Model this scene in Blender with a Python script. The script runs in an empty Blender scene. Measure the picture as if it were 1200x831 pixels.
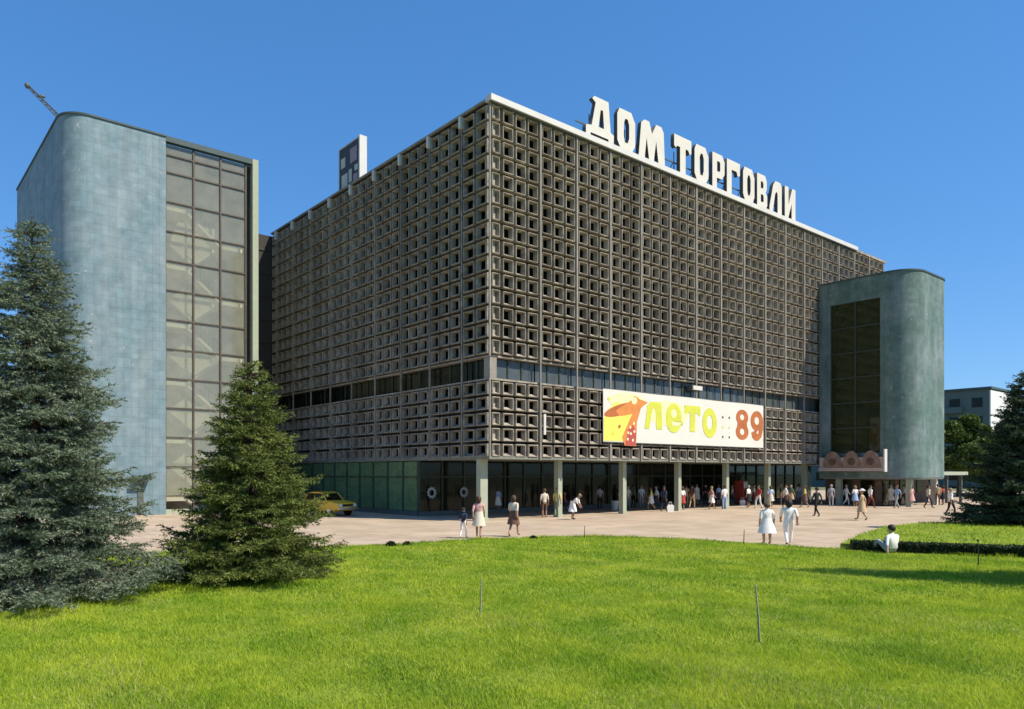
import bpy, bmesh, math, random
import numpy as np
from mathutils import Vector, Matrix

random.seed(7)
rng = np.random.default_rng(7)
R = math.radians
S = bpy.context.scene
COL = S.collection

# ------------------------------------------------------------------ camera
F_PX, CX, YH, CAM_H = 850.9, 511.8, 554.4, 2.6      # focal length etc. for a 1200 px wide frame
cam_d = bpy.data.cameras.new('camera')
cam = bpy.data.objects.new('camera', cam_d); COL.objects.link(cam)
cam.location = (0, 0, CAM_H); cam.rotation_euler = (R(90), 0, 0)
cam_d.sensor_width = 36; cam_d.lens = F_PX / 1200 * 36
cam_d.shift_x = (600 - CX) / 1200; cam_d.shift_y = (YH - 415.5) / 1200
cam_d.clip_start = 0.1; cam_d.clip_end = 5000
S.camera = cam

# ------------------------------------------------------------------ sky, sun, exposure
SUN_EL = R(50)
sun_h = Vector((0.90, -0.43, 0)).normalized()
sun_dir = Vector((sun_h.x * math.cos(SUN_EL), sun_h.y * math.cos(SUN_EL), math.sin(SUN_EL)))
W = bpy.data.worlds.new('World'); S.world = W; W.use_nodes = True
nt = W.node_tree; nt.nodes.clear()
sky = nt.nodes.new('ShaderNodeTexSky'); sky.sky_type = 'NISHITA'; sky.sun_disc = False
sky.sun_elevation = SUN_EL; sky.sun_rotation = math.atan2(sun_h.x, sun_h.y)
sky.air_density = 1.0; sky.dust_density = 0.0; sky.ozone_density = 3.0; sky.altitude = 100
bg = nt.nodes.new('ShaderNodeBackground'); bg.inputs['Strength'].default_value = 0.12
wo = nt.nodes.new('ShaderNodeOutputWorld')
hs = nt.nodes.new('ShaderNodeHueSaturation'); hs.inputs['Saturation'].default_value = 1.28
gm = nt.nodes.new('ShaderNodeGamma'); gm.inputs['Gamma'].default_value = 0.55      # film-like response of the sky
tn = nt.nodes.new('ShaderNodeMixRGB'); tn.blend_type = 'MULTIPLY'; tn.inputs['Fac'].default_value = 1; tn.inputs['Color2'].default_value = (0.92, 1.45, 2.15, 1)
nt.links.new(sky.outputs[0], hs.inputs['Color']); nt.links.new(hs.outputs[0], gm.inputs['Color'])
nt.links.new(gm.outputs[0], tn.inputs['Color1']); nt.links.new(tn.outputs[0], bg.inputs['Color'])
nt.links.new(bg.outputs[0], wo.inputs['Surface'])
sl = bpy.data.lights.new('sun', 'SUN'); sl.energy = 4.9; sl.angle = R(0.53); sl.color = (1.0, 0.92, 0.79)
so = bpy.data.objects.new('sun', sl); COL.objects.link(so)
so.rotation_euler = sun_dir.to_track_quat('Z', 'Y').to_euler(); so.location = (30, -20, 60)
S.view_settings.view_transform = 'Standard'; S.view_settings.look = 'None'
S.view_settings.exposure = 0.4; S.view_settings.gamma = 1.0
try: S.view_settings.use_curve_mapping = False
except Exception: pass
S.render.engine = 'CYCLES'
S.render.resolution_x, S.render.resolution_y = 1024, 709

# ------------------------------------------------------------------ materials
def mat(name, col, rough=0.85, var=0.12, scale=3.0, bump=0.0, bscale=40.0, spec=0.3, col2=None, stain=None,
        metal=0.0, coord='Object', stretch=0.45):
    m = bpy.data.materials.new(name); m.use_nodes = True
    n = m.node_tree.nodes; l = m.node_tree.links
    b = n['Principled BSDF']; b.inputs['Roughness'].default_value = rough
    b.inputs['Specular IOR Level'].default_value = spec; b.inputs['Metallic'].default_value = metal
    tc = n.new('ShaderNodeTexCoord')
    if coord == 'Position': tc = n.new('ShaderNodeNewGeometry')
    nz = n.new('ShaderNodeTexNoise'); nz.inputs['Scale'].default_value = scale
    nz.inputs['Detail'].default_value = 6; nz.inputs['Roughness'].default_value = 0.65
    l.new(tc.outputs[coord], nz.inputs['Vector'])
    c = Vector(col)
    lo = [max(0, x * (1 - var)) for x in col]; hi = [min(1, x * (1 + var)) for x in col]
    if col2: lo, hi = list(col), list(col2)
    rp = n.new('ShaderNodeValToRGB')
    rp.color_ramp.elements[0].position = 0.33; rp.color_ramp.elements[1].position = 0.67
    rp.color_ramp.elements[0].color = (*lo, 1); rp.color_ramp.elements[1].color = (*hi, 1)
    l.new(nz.outputs['Fac'], rp.inputs['Fac'])
    out = rp.outputs['Color']
    if stain:
        sc, amt, scol = stain
        n2 = n.new('ShaderNodeTexNoise'); n2.inputs['Scale'].default_value = sc; n2.inputs['Detail'].default_value = 8
        n2.inputs['Roughness'].default_value = 0.7
        mp = n.new('ShaderNodeMapping'); mp.inputs['Scale'].default_value = (1, 1, stretch)
        l.new(tc.outputs[coord], mp.inputs['Vector']); l.new(mp.outputs[0], n2.inputs['Vector'])
        r2 = n.new('ShaderNodeValToRGB'); r2.color_ramp.elements[0].position = 0.46; r2.color_ramp.elements[1].position = 0.7
        r2.color_ramp.elements[0].color = (0, 0, 0, 1); r2.color_ramp.elements[1].color = (amt, amt, amt, 1)
        l.new(n2.outputs['Fac'], r2.inputs['Fac'])
        mx = n.new('ShaderNodeMixRGB'); mx.inputs['Color2'].default_value = (*scol, 1)
        l.new(r2.outputs[0], mx.inputs['Fac']); l.new(out, mx.inputs['Color1']); out = mx.outputs[0]
    l.new(out, b.inputs['Base Color'])
    if bump:
        n3 = n.new('ShaderNodeTexNoise'); n3.inputs['Scale'].default_value = bscale; n3.inputs['Detail'].default_value = 4
        l.new(tc.outputs[coord], n3.inputs['Vector'])
        bp = n.new('ShaderNodeBump'); bp.inputs['Strength'].default_value = bump; bp.inputs['Distance'].default_value = 0.05
        l.new(n3.outputs['Fac'], bp.inputs['Height']); l.new(bp.outputs[0], b.inputs['Normal'])
    return m

def tile_mat(name, col, lo):
    """small-tile cladding: courses of ceramic tile, weathered patches of lost glaze"""
    m = mat(name, lo, 0.7, scale=1.3, col2=col, spec=0.35, stain=(0.5, 0.7, (0.30, 0.34, 0.35)))
    n = m.node_tree.nodes; l = m.node_tree.links; b = n['Principled BSDF']
    src = b.inputs['Base Color'].links[0].from_socket
    tc = [x for x in n if x.type == 'TEX_COORD'][0]
    sp = n.new('ShaderNodeSeparateXYZ'); l.new(tc.outputs['Object'], sp.inputs[0])
    wv = n.new('ShaderNodeMath'); wv.operation = 'MULTIPLY'; wv.inputs[1].default_value = 1 / 0.30
    l.new(sp.outputs['Z'], wv.inputs[0])
    fr = n.new('ShaderNodeMath'); fr.operation = 'FRACT'; l.new(wv.outputs[0], fr.inputs[0])
    gt = n.new('ShaderNodeMath'); gt.operation = 'LESS_THAN'; gt.inputs[1].default_value = 0.10; l.new(fr.outputs[0], gt.inputs[0])
    fl = n.new('ShaderNodeMath'); fl.operation = 'FLOOR'; l.new(wv.outputs[0], fl.inputs[0])
    wn = n.new('ShaderNodeTexWhiteNoise'); wn.noise_dimensions = '1D'; l.new(fl.outputs[0], wn.inputs['W'])
    # streaky horizontal courses with uneven tone
    cmb = n.new('ShaderNodeCombineXYZ')
    for a, k in (('X', 0.9), ('Y', 0.9)):
        q = n.new('ShaderNodeMath'); q.operation = 'MULTIPLY'; q.inputs[1].default_value = k
        l.new(sp.outputs[a], q.inputs[0]); l.new(q.outputs[0], cmb.inputs[a])
    q = n.new('ShaderNodeMath'); q.operation = 'MULTIPLY'; q.inputs[1].default_value = 7.0
    l.new(fl.outputs[0], q.inputs[0]); l.new(q.outputs[0], cmb.inputs['Z'])
    n4 = n.new('ShaderNodeTexNoise'); n4.inputs['Scale'].default_value = 1.0; n4.inputs['Detail'].default_value = 3
    l.new(cmb.outputs[0], n4.inputs['Vector'])
    mr = n.new('ShaderNodeMapRange'); mr.inputs['From Min'].default_value = 0.3; mr.inputs['From Max'].default_value = 0.7
    mr.inputs['To Min'].default_value = 0.87; mr.inputs['To Max'].default_value = 1.10
    l.new(n4.outputs['Fac'], mr.inputs['Value'])
    ml = n.new('ShaderNodeMixRGB'); ml.blend_type = 'MULTIPLY'; ml.inputs['Fac'].default_value = 1
    l.new(src, ml.inputs['Color1']); l.new(mr.outputs[0], ml.inputs['Color2'])
    l.new(ml.outputs[0], b.inputs['Base Color'])
    sb = n.new('ShaderNodeMath'); sb.operation = 'SUBTRACT'; l.new(sp.outputs['X'], sb.inputs[0]); l.new(sp.outputs['Y'], sb.inputs[1])
    cb = n.new('ShaderNodeCombineXYZ'); l.new(sb.outputs[0], cb.inputs['X']); l.new(sp.outputs['Z'], cb.inputs['Y'])
    bk = n.new('ShaderNodeTexBrick'); bk.offset = 0.0; bk.inputs['Scale'].default_value = 1.0; bk.inputs['Brick Width'].default_value = 0.42; bk.inputs['Row Height'].default_value = 0.60
    bk.inputs['Mortar Size'].default_value = 0.012; bk.inputs['Mortar Smooth'].default_value = 0.3; bk.inputs['Bias'].default_value = 0.0
    bk.inputs['Color1'].default_value = (.94, .94, .94, 1); bk.inputs['Color2'].default_value = (1.04, 1.04, 1.04, 1); bk.inputs['Mortar'].default_value = (.86, .87, .87, 1)
    l.new(cb.outputs[0], bk.inputs['Vector'])
    m5 = n.new('ShaderNodeMixRGB'); m5.blend_type = 'MULTIPLY'; m5.inputs['Fac'].default_value = 1
    l.new(ml.outputs[0], m5.inputs['Color1']); l.new(bk.outputs['Color'], m5.inputs['Color2'])
    # sparse chipped patches where the facing has come away, mostly low down and near the glazing edge
    n6 = n.new('ShaderNodeTexNoise'); n6.inputs['Scale'].default_value = 1.7; n6.inputs['Detail'].default_value = 9; n6.inputs['Roughness'].default_value = .75
    l.new(tc.outputs['Object'], n6.inputs['Vector'])
    r6 = n.new('ShaderNodeValToRGB'); r6.color_ramp.elements[0].position = .615; r6.color_ramp.elements[1].position = .66
    l.new(n6.outputs['Fac'], r6.inputs['Fac'])
    m6 = n.new('ShaderNodeMixRGB'); m6.inputs['Color2'].default_value = (.36, .38, .38, 1)
    l.new(r6.outputs[0], m6.inputs['Fac']); l.new(m5.outputs[0], m6.inputs['Color1'])
    # rain streaks
    cs = n.new('ShaderNodeMapping'); cs.inputs['Scale'].default_value = (2.4, 2.4, .07); l.new(tc.outputs['Object'], cs.inputs['Vector'])
    n7 = n.new('ShaderNodeTexNoise'); n7.inputs['Scale'].default_value = 1.0; n7.inputs['Detail'].default_value = 4; l.new(cs.outputs[0], n7.inputs['Vector'])
    r7 = n.new('ShaderNodeMapRange'); r7.inputs['From Min'].default_value = .35; r7.inputs['From Max'].default_value = .7; r7.inputs['To Min'].default_value = 1.04; r7.inputs['To Max'].default_value = .90
    l.new(n7.outputs['Fac'], r7.inputs['Value'])
    m7 = n.new('ShaderNodeMixRGB'); m7.blend_type = 'MULTIPLY'; m7.inputs['Fac'].default_value = 1
    l.new(m6.outputs[0], m7.inputs['Color1']); l.new(r7.outputs[0], m7.inputs['Color2']); l.new(m7.outputs[0], b.inputs['Base Color'])
    bp = n.new('ShaderNodeBump'); bp.inputs['Strength'].default_value = 0.5; bp.inputs['Distance'].default_value = 0.02; bp.invert = True
    l.new(bk.outputs['Fac'], bp.inputs['Height']); l.new(bp.outputs[0], b.inputs['Normal'])
    return m

def glass_mat(name, tint, dust=0.25, dust_col=(0.5, 0.47, 0.4), gloss=0.12, rough=0.05):
    m = bpy.data.materials.new(name); m.use_nodes = True
    n = m.node_tree.nodes; l = m.node_tree.links; n.remove(n['Principled BSDF'])
    o = n['Material Output']
    tr = n.new('ShaderNodeBsdfTransparent'); tr.inputs[0].default_value = (*tint, 1)
    df = n.new('ShaderNodeBsdfDiffuse'); df.inputs[0].default_value = (*dust_col, 1)
    gl = n.new('ShaderNodeBsdfGlossy'); gl.inputs['Roughness'].default_value = rough
    tc = n.new('ShaderNodeTexCoord'); nz = n.new('ShaderNodeTexNoise'); nz.inputs['Scale'].default_value = 1.4; nz.inputs['Detail'].default_value = 5
    l.new(tc.outputs['Object'], nz.inputs['Vector'])
    mr = n.new('ShaderNodeMapRange'); mr.inputs['From Min'].default_value = 0.3; mr.inputs['From Max'].default_value = 0.7
    mr.inputs['To Min'].default_value = dust * 0.8; mr.inputs['To Max'].default_value = dust * 1.2
    l.new(nz.outputs['Fac'], mr.inputs['Value'])
    bp = n.new('ShaderNodeBump'); bp.inputs['Strength'].default_value = 0.06; bp.inputs['Distance'].default_value = 0.03
    l.new(nz.outputs['Fac'], bp.inputs['Height']); l.new(bp.outputs[0], gl.inputs['Normal'])
    m1 = n.new('ShaderNodeMixShader'); l.new(mr.outputs[0], m1.inputs[0]); l.new(tr.outputs[0], m1.inputs[1]); l.new(df.outputs[0], m1.inputs[2])
    fr = n.new('ShaderNodeLayerWeight'); pw = n.new('ShaderNodeMath'); pw.operation = 'POWER'; pw.inputs[1].default_value = 4.0
    l.new(fr.outputs['Facing'], pw.inputs[0])
    ad = n.new('ShaderNodeMath'); ad.operation = 'MULTIPLY_ADD'; ad.inputs[1].default_value = .8; ad.inputs[2].default_value = gloss; ad.use_clamp = True
    l.new(pw.outputs[0], ad.inputs[0])
    m2 = n.new('ShaderNodeMixShader'); l.new(ad.outputs[0], m2.inputs[0]); l.new(m1.outputs[0], m2.inputs[1]); l.new(gl.outputs[0], m2.inputs[2])
    l.new(m2.outputs[0], o.inputs['Surface'])
    return m

def leaf_mat(name, c1, c2, scale=2.0, trans=0.3, rough=0.6):
    m = bpy.data.materials.new(name); m.use_nodes = True
    n = m.node_tree.nodes; l = m.node_tree.links; b = n['Principled BSDF']; o = n['Material Output']
    b.inputs['Roughness'].default_value = rough; b.inputs['Specular IOR Level'].default_value = 0.25
    tc = n.new('ShaderNodeTexCoord'); nz = n.new('ShaderNodeTexNoise'); nz.inputs['Scale'].default_value = scale; nz.inputs['Detail'].default_value = 7
    nz.inputs['Roughness'].default_value = 0.7
    l.new(tc.outputs['Object'], nz.inputs['Vector'])
    rp = n.new('ShaderNodeValToRGB'); rp.color_ramp.elements[0].position = 0.39; rp.color_ramp.elements[1].position = 0.61
    rp.color_ramp.elements[0].color = (*c1, 1); rp.color_ramp.elements[1].color = (*c2, 1)
    l.new(nz.outputs['Fac'], rp.inputs['Fac']); l.new(rp.outputs[0], b.inputs['Base Color'])
    tl = n.new('ShaderNodeBsdfTranslucent'); l.new(rp.outputs[0], tl.inputs['Color'])
    mx = n.new('ShaderNodeMixShader'); mx.inputs[0].default_value = trans
    l.new(b.outputs[0], mx.inputs[1]); l.new(tl.outputs[0], mx.inputs[2]); l.new(mx.outputs[0], o.inputs['Surface'])
    return m

M = {}
M['concrete'] = mat('coffer_concrete', (0.205, 0.18, 0.142), 0.9, scale=2.2, col2=(0.46, 0.405, 0.325), bump=0.25, bscale=30, stain=(0.55, 0.75, (0.135, 0.105, 0.078)), coord='Position', stretch=0.12)
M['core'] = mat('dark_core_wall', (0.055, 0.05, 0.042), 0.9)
M['hole'] = mat('coffer_dark_glass_and_shade', (0.012, 0.012, 0.011), 0.8, spec=.1)  # dark pane; the deep recess shade is also painted onto the hole sides
M['pil'] = mat('pilaster_concrete', (0.29, 0.265, 0.22), 0.85, scale=1.5, var=0.2, coord='Position', stain=(0.5, 0.6, (0.15, 0.13, 0.10)), stretch=.1)
M['white'] = mat('white_paint', (0.62, 0.60, 0.55), 0.6, var=0.05, scale=1.2, stain=(0.8, 0.25, (0.5, 0.47, 0.42)))
M['whiteL'] = mat('letter_white', (0.63, 0.59, 0.50), 0.55, var=0.05, scale=1.0)
M['letter_side'] = mat('letter_side_metal', (0.10, 0.095, 0.085), 0.6)
M['steel'] = mat('painted_steel', (0.10, 0.11, 0.10), 0.55, var=0.2)
M['frame'] = mat('brown_window_frame', (0.10, 0.075, 0.055), 0.6, var=0.2)
M['frame_g'] = mat('green_window_frame', (0.045, 0.06, 0.042), 0.6, var=0.2)
M['tile'] = tile_mat('pale_blue_tile', (0.205, 0.29, 0.325), (0.13, 0.21, 0.235))
M['tile_r'] = tile_mat('grey_green_tile', (0.13, 0.20, 0.175), (0.08, 0.14, 0.115))
M['coping'] = mat('dark_coping', (0.06, 0.09, 0.09), 0.6)
M['roof'] = mat('roof_felt', (0.09, 0.09, 0.09), 0.95)
M['stair_glass'] = glass_mat('dusty_stair_glass', (0.95, 0.97, 0.90), 0.30, (0.43, 0.425, 0.35), 0.05, 0.04)
M['olive_glass'] = glass_mat('olive_glass', (0.30, 0.36, 0.17), 0.28, (0.085, 0.11, 0.045), 0.02, 0.05)
M['dark_glass'] = glass_mat('dark_glass', (0.25, 0.30, 0.20), 0.08, (0.13, 0.15, 0.09), 0.02, 0.06)
M['green_glass'] = glass_mat('green_shop_glass', (0.50, 0.62, 0.46), 0.42, (0.27, 0.40, 0.20), 0.03, 0.05)
M['band_glass'] = glass_mat('band_glass', (0.20, 0.25, 0.25), 0.5, (0.15, 0.175, 0.18), 0.03, 0.1)
M['curtain'] = mat('beige_curtain', (0.44, 0.42, 0.36), 0.9, var=0.1, scale=2)
M['inner'] = mat('interior_plaster', (0.56, 0.52, 0.43), 0.9, var=0.06)
M['stair'] = mat('stair_white', (0.80, 0.74, 0.62), 0.8, var=0.04)
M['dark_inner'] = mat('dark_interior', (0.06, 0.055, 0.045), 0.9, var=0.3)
M['soffit'] = mat('soffit_plaster', (0.20, 0.21, 0.17), 0.9)
M['column'] = mat('column_paint', (0.36, 0.39, 0.28), 0.7, var=0.08, stain=(0.8, 0.3, (0.30, 0.32, 0.25)))
M['brown'] = mat('brown_boards', (0.13, 0.085, 0.055), 0.8, var=0.25)
M['sign_grey'] = mat('pale_grey_paint', (0.36, 0.37, 0.34), 0.7)
M['metal'] = mat('grey_metal', (0.30, 0.31, 0.31), 0.45, var=0.1, metal=0.4)
M['black'] = mat('black_rubber', (0.02, 0.02, 0.02), 0.8)

# ------------------------------------------------------------------ mesh helpers
class MB:
    def __init__(s): s.v, s.f, s.m = [], [], []
    def face(s, pts, mi=0):
        i = len(s.v); s.v += [tuple(p) for p in pts]; s.f.append(tuple(range(i, i + len(pts)))); s.m.append(mi)
    def box(s, x0, x1, y0, y1, z0, z1, mi=0):
        i = len(s.v)
        s.v += [(x0, y0, z0), (x1, y0, z0), (x1, y1, z0), (x0, y1, z0), (x0, y0, z1), (x1, y0, z1), (x1, y1, z1), (x0, y1, z1)]
        for q in ((0, 3, 2, 1), (4, 5, 6, 7), (0, 1, 5, 4), (1, 2, 6, 5), (2, 3, 7, 6), (3, 0, 4, 7)):
            s.f.append(tuple(i + k for k in q)); s.m.append(mi)
    def prism(s, pts, z0, z1, mi=0, axis='z'):
        """closed 2-D outline extruded; axis z: (x,y) plan; axis y: (x,z) profile run along y"""
        n = len(pts); i = len(s.v)
        g = (lambda p, h: (p[0], p[1], h)) if axis == 'z' else (lambda p, h: (p[0], h, p[1])) if axis == 'y' else (lambda p, h: (h, p[0], p[1]))
        s.v += [g(p, z0) for p in pts] + [g(p, z1) for p in pts]
        s.f.append(tuple(i + k for k in range(n))[::-1]); s.m.append(mi)
        s.f.append(tuple(i + n + k for k in range(n))); s.m.append(mi)
        for k in range(n):
            j = (k + 1) % n; s.f.append((i + k, i + j, i + n + j, i + n + k)); s.m.append(mi)
    def tube(s, p0, p1, r0, r1=None, n=8, mi=0, caps=True):
        r1 = r0 if r1 is None else r1
        p0, p1 = Vector(p0), Vector(p1); d = (p1 - p0).normalized()
        a = d.orthogonal().normalized(); b = d.cross(a); i = len(s.v)
        for p, r in ((p0, r0), (p1, r1)):
            for k in range(n):
                t = 2 * math.pi * k / n; s.v.append(tuple(p + a * (r * math.cos(t)) + b * (r * math.sin(t))))
        for k in range(n):
            j = (k + 1) % n; s.f.append((i + k, i + j, i + n + j, i + n + k)); s.m.append(mi)
        if caps:
            s.f.append(tuple(range(i, i + n))[::-1]); s.m.append(mi); s.f.append(tuple(range(i + n, i + 2 * n))); s.m.append(mi)
    def path(s, pts, rad, n=8, mi=0):
        for k in range(len(pts) - 1): s.tube(pts[k], pts[k + 1], rad[k], rad[k + 1], n, mi)
    def ell(s, c, r, nu=10, nv=7, mi=0):
        i = len(s.v)
        for b in range(nv + 1):
            ph = math.pi * b / nv
            for a in range(nu):
                th = 2 * math.pi * a / nu
                s.v.append((c[0] + r[0] * math.sin(ph) * math.cos(th), c[1] + r[1] * math.sin(ph) * math.sin(th), c[2] + r[2] * math.cos(ph)))
        for b in range(nv):
            for a in range(nu):
                j = (a + 1) % nu
                s.f.append((i + b * nu + a, i + (b + 1) * nu + a, i + (b + 1) * nu + j, i + b * nu + j)); s.m.append(mi)
    def wall(s, outer, inner, z0, z1, mi=0, closed=False):
        n = len(outer); rg = range(n if closed else n - 1)
        for k in rg:
            j = (k + 1) % n
            o0, o1, i0, i1 = outer[k], outer[j], inner[k], inner[j]
            s.face([(*o0, z0), (*o1, z0), (*o1, z1), (*o0, z1)], mi); s.face([(*i1, z0), (*i0, z0), (*i0, z1), (*i1, z1)], mi)
            s.face([(*o0, z1), (*o1, z1), (*i1, z1), (*i0, z1)], mi); s.face([(*o0, z0), (*i0, z0), (*i1, z0), (*o1, z0)], mi)
        if not closed:
            for k in (0, n - 1):
                o, i = outer[k], inner[k]; s.face([(*o, z0), (*o, z1), (*i, z1), (*i, z0)], mi)
    def mesh(s, name, mats, smooth=None):
        me = bpy.data.meshes.new(name); me.from_pydata(s.v, [], s.f)
        for m in mats: me.materials.append(m)
        me.polygons.foreach_set('material_index', s.m)
        if smooth is not None:
            bm = bmesh.new(); bm.from_mesh(me); bmesh.ops.remove_doubles(bm, verts=bm.verts, dist=1e-4)
            bmesh.ops.recalc_face_normals(bm, faces=bm.faces); bm.to_mesh(me); bm.free()
            me.shade_smooth(); me.set_sharp_from_angle(angle=R(smooth))
        me.update(); return me
    def build(s, name, mats, parent=None, smooth=None):
        if not isinstance(mats, (list, tuple)): mats = [mats]
        return link(name, s.mesh(name, mats, smooth), parent)

def link(name, data, parent=None, loc=None):
    o = bpy.data.objects.new(name, data); COL.objects.link(o)
    if parent is not None: o.parent = parent
    if loc is not None: o.location = loc
    return o
def tag(o, label=None, cat=None, group=None, kind=None):
    if label: o['label'] = label
    if cat: o['category'] = cat
    if group: o['group'] = group
    if kind: o['kind'] = kind
    return o
def thing(name, label, cat, loc=(0, 0, 0), rz=0.0, group=None):
    o = bpy.data.objects.new(name, None); COL.objects.link(o); o.empty_display_size = 0.3
    o.location = loc; o.rotation_euler = (0, 0, rz)
    return tag(o, label, cat, group)
def np_mesh(name, verts, nper, mats, mat_idx=None):
    """verts (N*nper,3): N separate polygons with nper corners each"""
    N = len(verts) // nper
    me = bpy.data.meshes.new(name); me.vertices.add(len(verts)); me.vertices.foreach_set('co', np.ascontiguousarray(verts, dtype=np.float32).ravel())
    me.loops.add(len(verts)); me.loops.foreach_set('vertex_index', np.arange(len(verts), dtype=np.int32))
    me.polygons.add(N); me.polygons.foreach_set('loop_start', np.arange(0, len(verts), nper, dtype=np.int32))
    for m in mats: me.materials.append(m)
    if mat_idx is not None: me.polygons.foreach_set('material_index', mat_idx.astype(np.int32))
    me.update(calc_edges=True); return me
def ground_at(px, py, z=0.0):
    """ground point seen at a picture position"""
    d = F_PX * (CAM_H - z) / (py - YH); return Vector(((px - CX) / F_PX * d, d, z))

# ------------------------------------------------------------------ ground
TH = 0.648
UX, VX = Vector((math.cos(TH), math.sin(TH), 0)), Vector((-math.sin(TH), math.cos(TH), 0))
CORNER = Vector((2.795, 38.36, 0))

g = MB(); g.face([(-1500, -300, -0.03), (1500, -300, -0.03), (1500, 2500, -0.03), (-1500, 2500, -0.03)])
tag(g.build('ground', mat('far_ground', (0.10, 0.13, 0.05), 0.95, scale=0.02, col2=(0.16, 0.17, 0.08))), kind='structure')
M['plaza'] = mat('plaza_paving', (0.38, 0.29, 0.20), 0.9, scale=0.5, col2=(0.48, 0.38, 0.275), bump=0.15, bscale=18, stain=(0.25, 0.35, (0.48, 0.38, 0.29)))
def slab_joints(m, w, h, dark):
    n = m.node_tree.nodes; l = m.node_tree.links; b = n['Principled BSDF']; src = b.inputs['Base Color'].links[0].from_socket
    ge = n.new('ShaderNodeNewGeometry'); mp = n.new('ShaderNodeMapping'); mp.inputs['Rotation'].default_value = (0, 0, -TH); l.new(ge.outputs['Position'], mp.inputs['Vector'])
    bk = n.new('ShaderNodeTexBrick'); bk.inputs['Scale'].default_value = 1; bk.inputs['Brick Width'].default_value = w; bk.inputs['Row Height'].default_value = h; bk.inputs['Mortar Size'].default_value = .03
    bk.inputs['Color1'].default_value = (.90, .89, .88, 1); bk.inputs['Color2'].default_value = (1.08, 1.07, 1.06, 1); bk.inputs['Mortar'].default_value = (dark, dark, dark, 1)
    l.new(mp.outputs[0], bk.inputs['Vector']); mx = n.new('ShaderNodeMixRGB'); mx.blend_type = 'MULTIPLY'; mx.inputs['Fac'].default_value = 1
    l.new(src, mx.inputs['Color1']); l.new(bk.outputs['Color'], mx.inputs['Color2']); l.new(mx.outputs[0], b.inputs['Base Color'])
slab_joints(M['plaza'], 1.5, 1.5, .7)
g = MB()
g.face([(-70, 12, 0), (75, 12, 0), (75, 110, 0), (-70, 110, 0)])
tag(g.build('plaza_paving', M['plaza']), kind='structure')

EDGE = [(-60, 12.5), (-30, 16.5), (-16, 20.0), (-9, 22.3), (-3.1, 24.3), (0.25, 26.3), (2.9, 27.8), (6.3, 28.4), (9.3, 27.3), (11.4, 25.2), (13.0, 23.5), (17.3, 21.2), (24, 18.5), (34, 15.5), (60, 10)]
ex = np.array([p[0] for p in EDGE]); ey = np.array([p[1] for p in EDGE])
_xs = np.linspace(-60, 60, 481); _ys = np.interp(_xs, ex, ey)
_k = np.ones(13) / 13; _ys = np.convolve(np.pad(_ys, 6, mode='edge'), _k, mode='valid')
def y_edge(x): return np.interp(x, _xs, _ys)
def lawn_z(x, y):
    """gentle mound that falls to the kerb"""
    x = np.asarray(x, float); y = np.asarray(y, float)
    dd = np.clip((y_edge(x) - y) / 3.5, 0, 1); s = dd * dd * (3 - 2 * dd)
    return 0.10 + 0.11 * s + 0.025 * np.sin(x * 0.7 + 1.3) * np.cos(y * 0.55) * s + 0.012 * np.sin(x * 2.1 + y * 1.7) * s
XS = np.linspace(-58, 58, 233); SS = np.concatenate([np.linspace(0, 0.6, 20), np.linspace(0.63, 1, 26)])
g = MB(); grid = []
for x in XS:
    ye = float(y_edge(x)) - 0.14; ro = []
    for s in SS:
        y = -25 + (ye + 25) * s; ro.append(len(g.v)); g.v.append((x, y, float(lawn_z(x, y))))
    grid.append(ro)
for i in range(len(XS) - 1):
    for j in range(len(SS) - 1): g.f.append((grid[i][j], grid[i + 1][j], grid[i + 1][j + 1], grid[i][j + 1])); g.m.append(0)
M['lawn'] = mat('lawn_soil_turf', (0.16, 0.22, 0.02), 0.95, scale=1.6, col2=(0.25, 0.30, 0.04), bump=0.4, bscale=60)
lawn = tag(g.build('lawn', M['lawn'], smooth=60), kind='structure')

# kerb stones along the lawn edge
M['kerb'] = mat('kerb_stone', (0.42, 0.38, 0.31), 0.9, var=0.2, scale=2)
kerb = tag(link('lawn_kerb', None), kind='structure'); kerb.location = (0, 0, 0)
kx = np.arange(-14, 18, 0.98)
for i, x in enumerate(kx):
    x1 = x + 0.95; ya, yb = float(y_edge(x)), float(y_edge(x1)); b = MB()
    d = Vector((x1 - x, yb - ya, 0)).normalized(); n_ = Vector((-d.y, d.x, 0)) * 0.13
    p = [(x, ya), (x1, yb), (x1 + n_.x, yb + n_.y), (x + n_.x, ya + n_.y)]
    b.prism(p[:], 0.0, 0.13); b.build('kerb_stone', M['kerb'], kerb)

# raised grass island on the right with a low dark hedge in front
isl = [(13.2, 23.75), (16, 27.4), (19.5, 31.4), (22.5, 33.6), (30, 36), (42, 36), (44, 20), (34, 16.1), (24, 19.2), (17.3, 21.9)]
g = MB(); g.prism(isl, 0.0, 0.30); tag(g.build('grass_island', M['lawn']), kind='structure')

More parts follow.
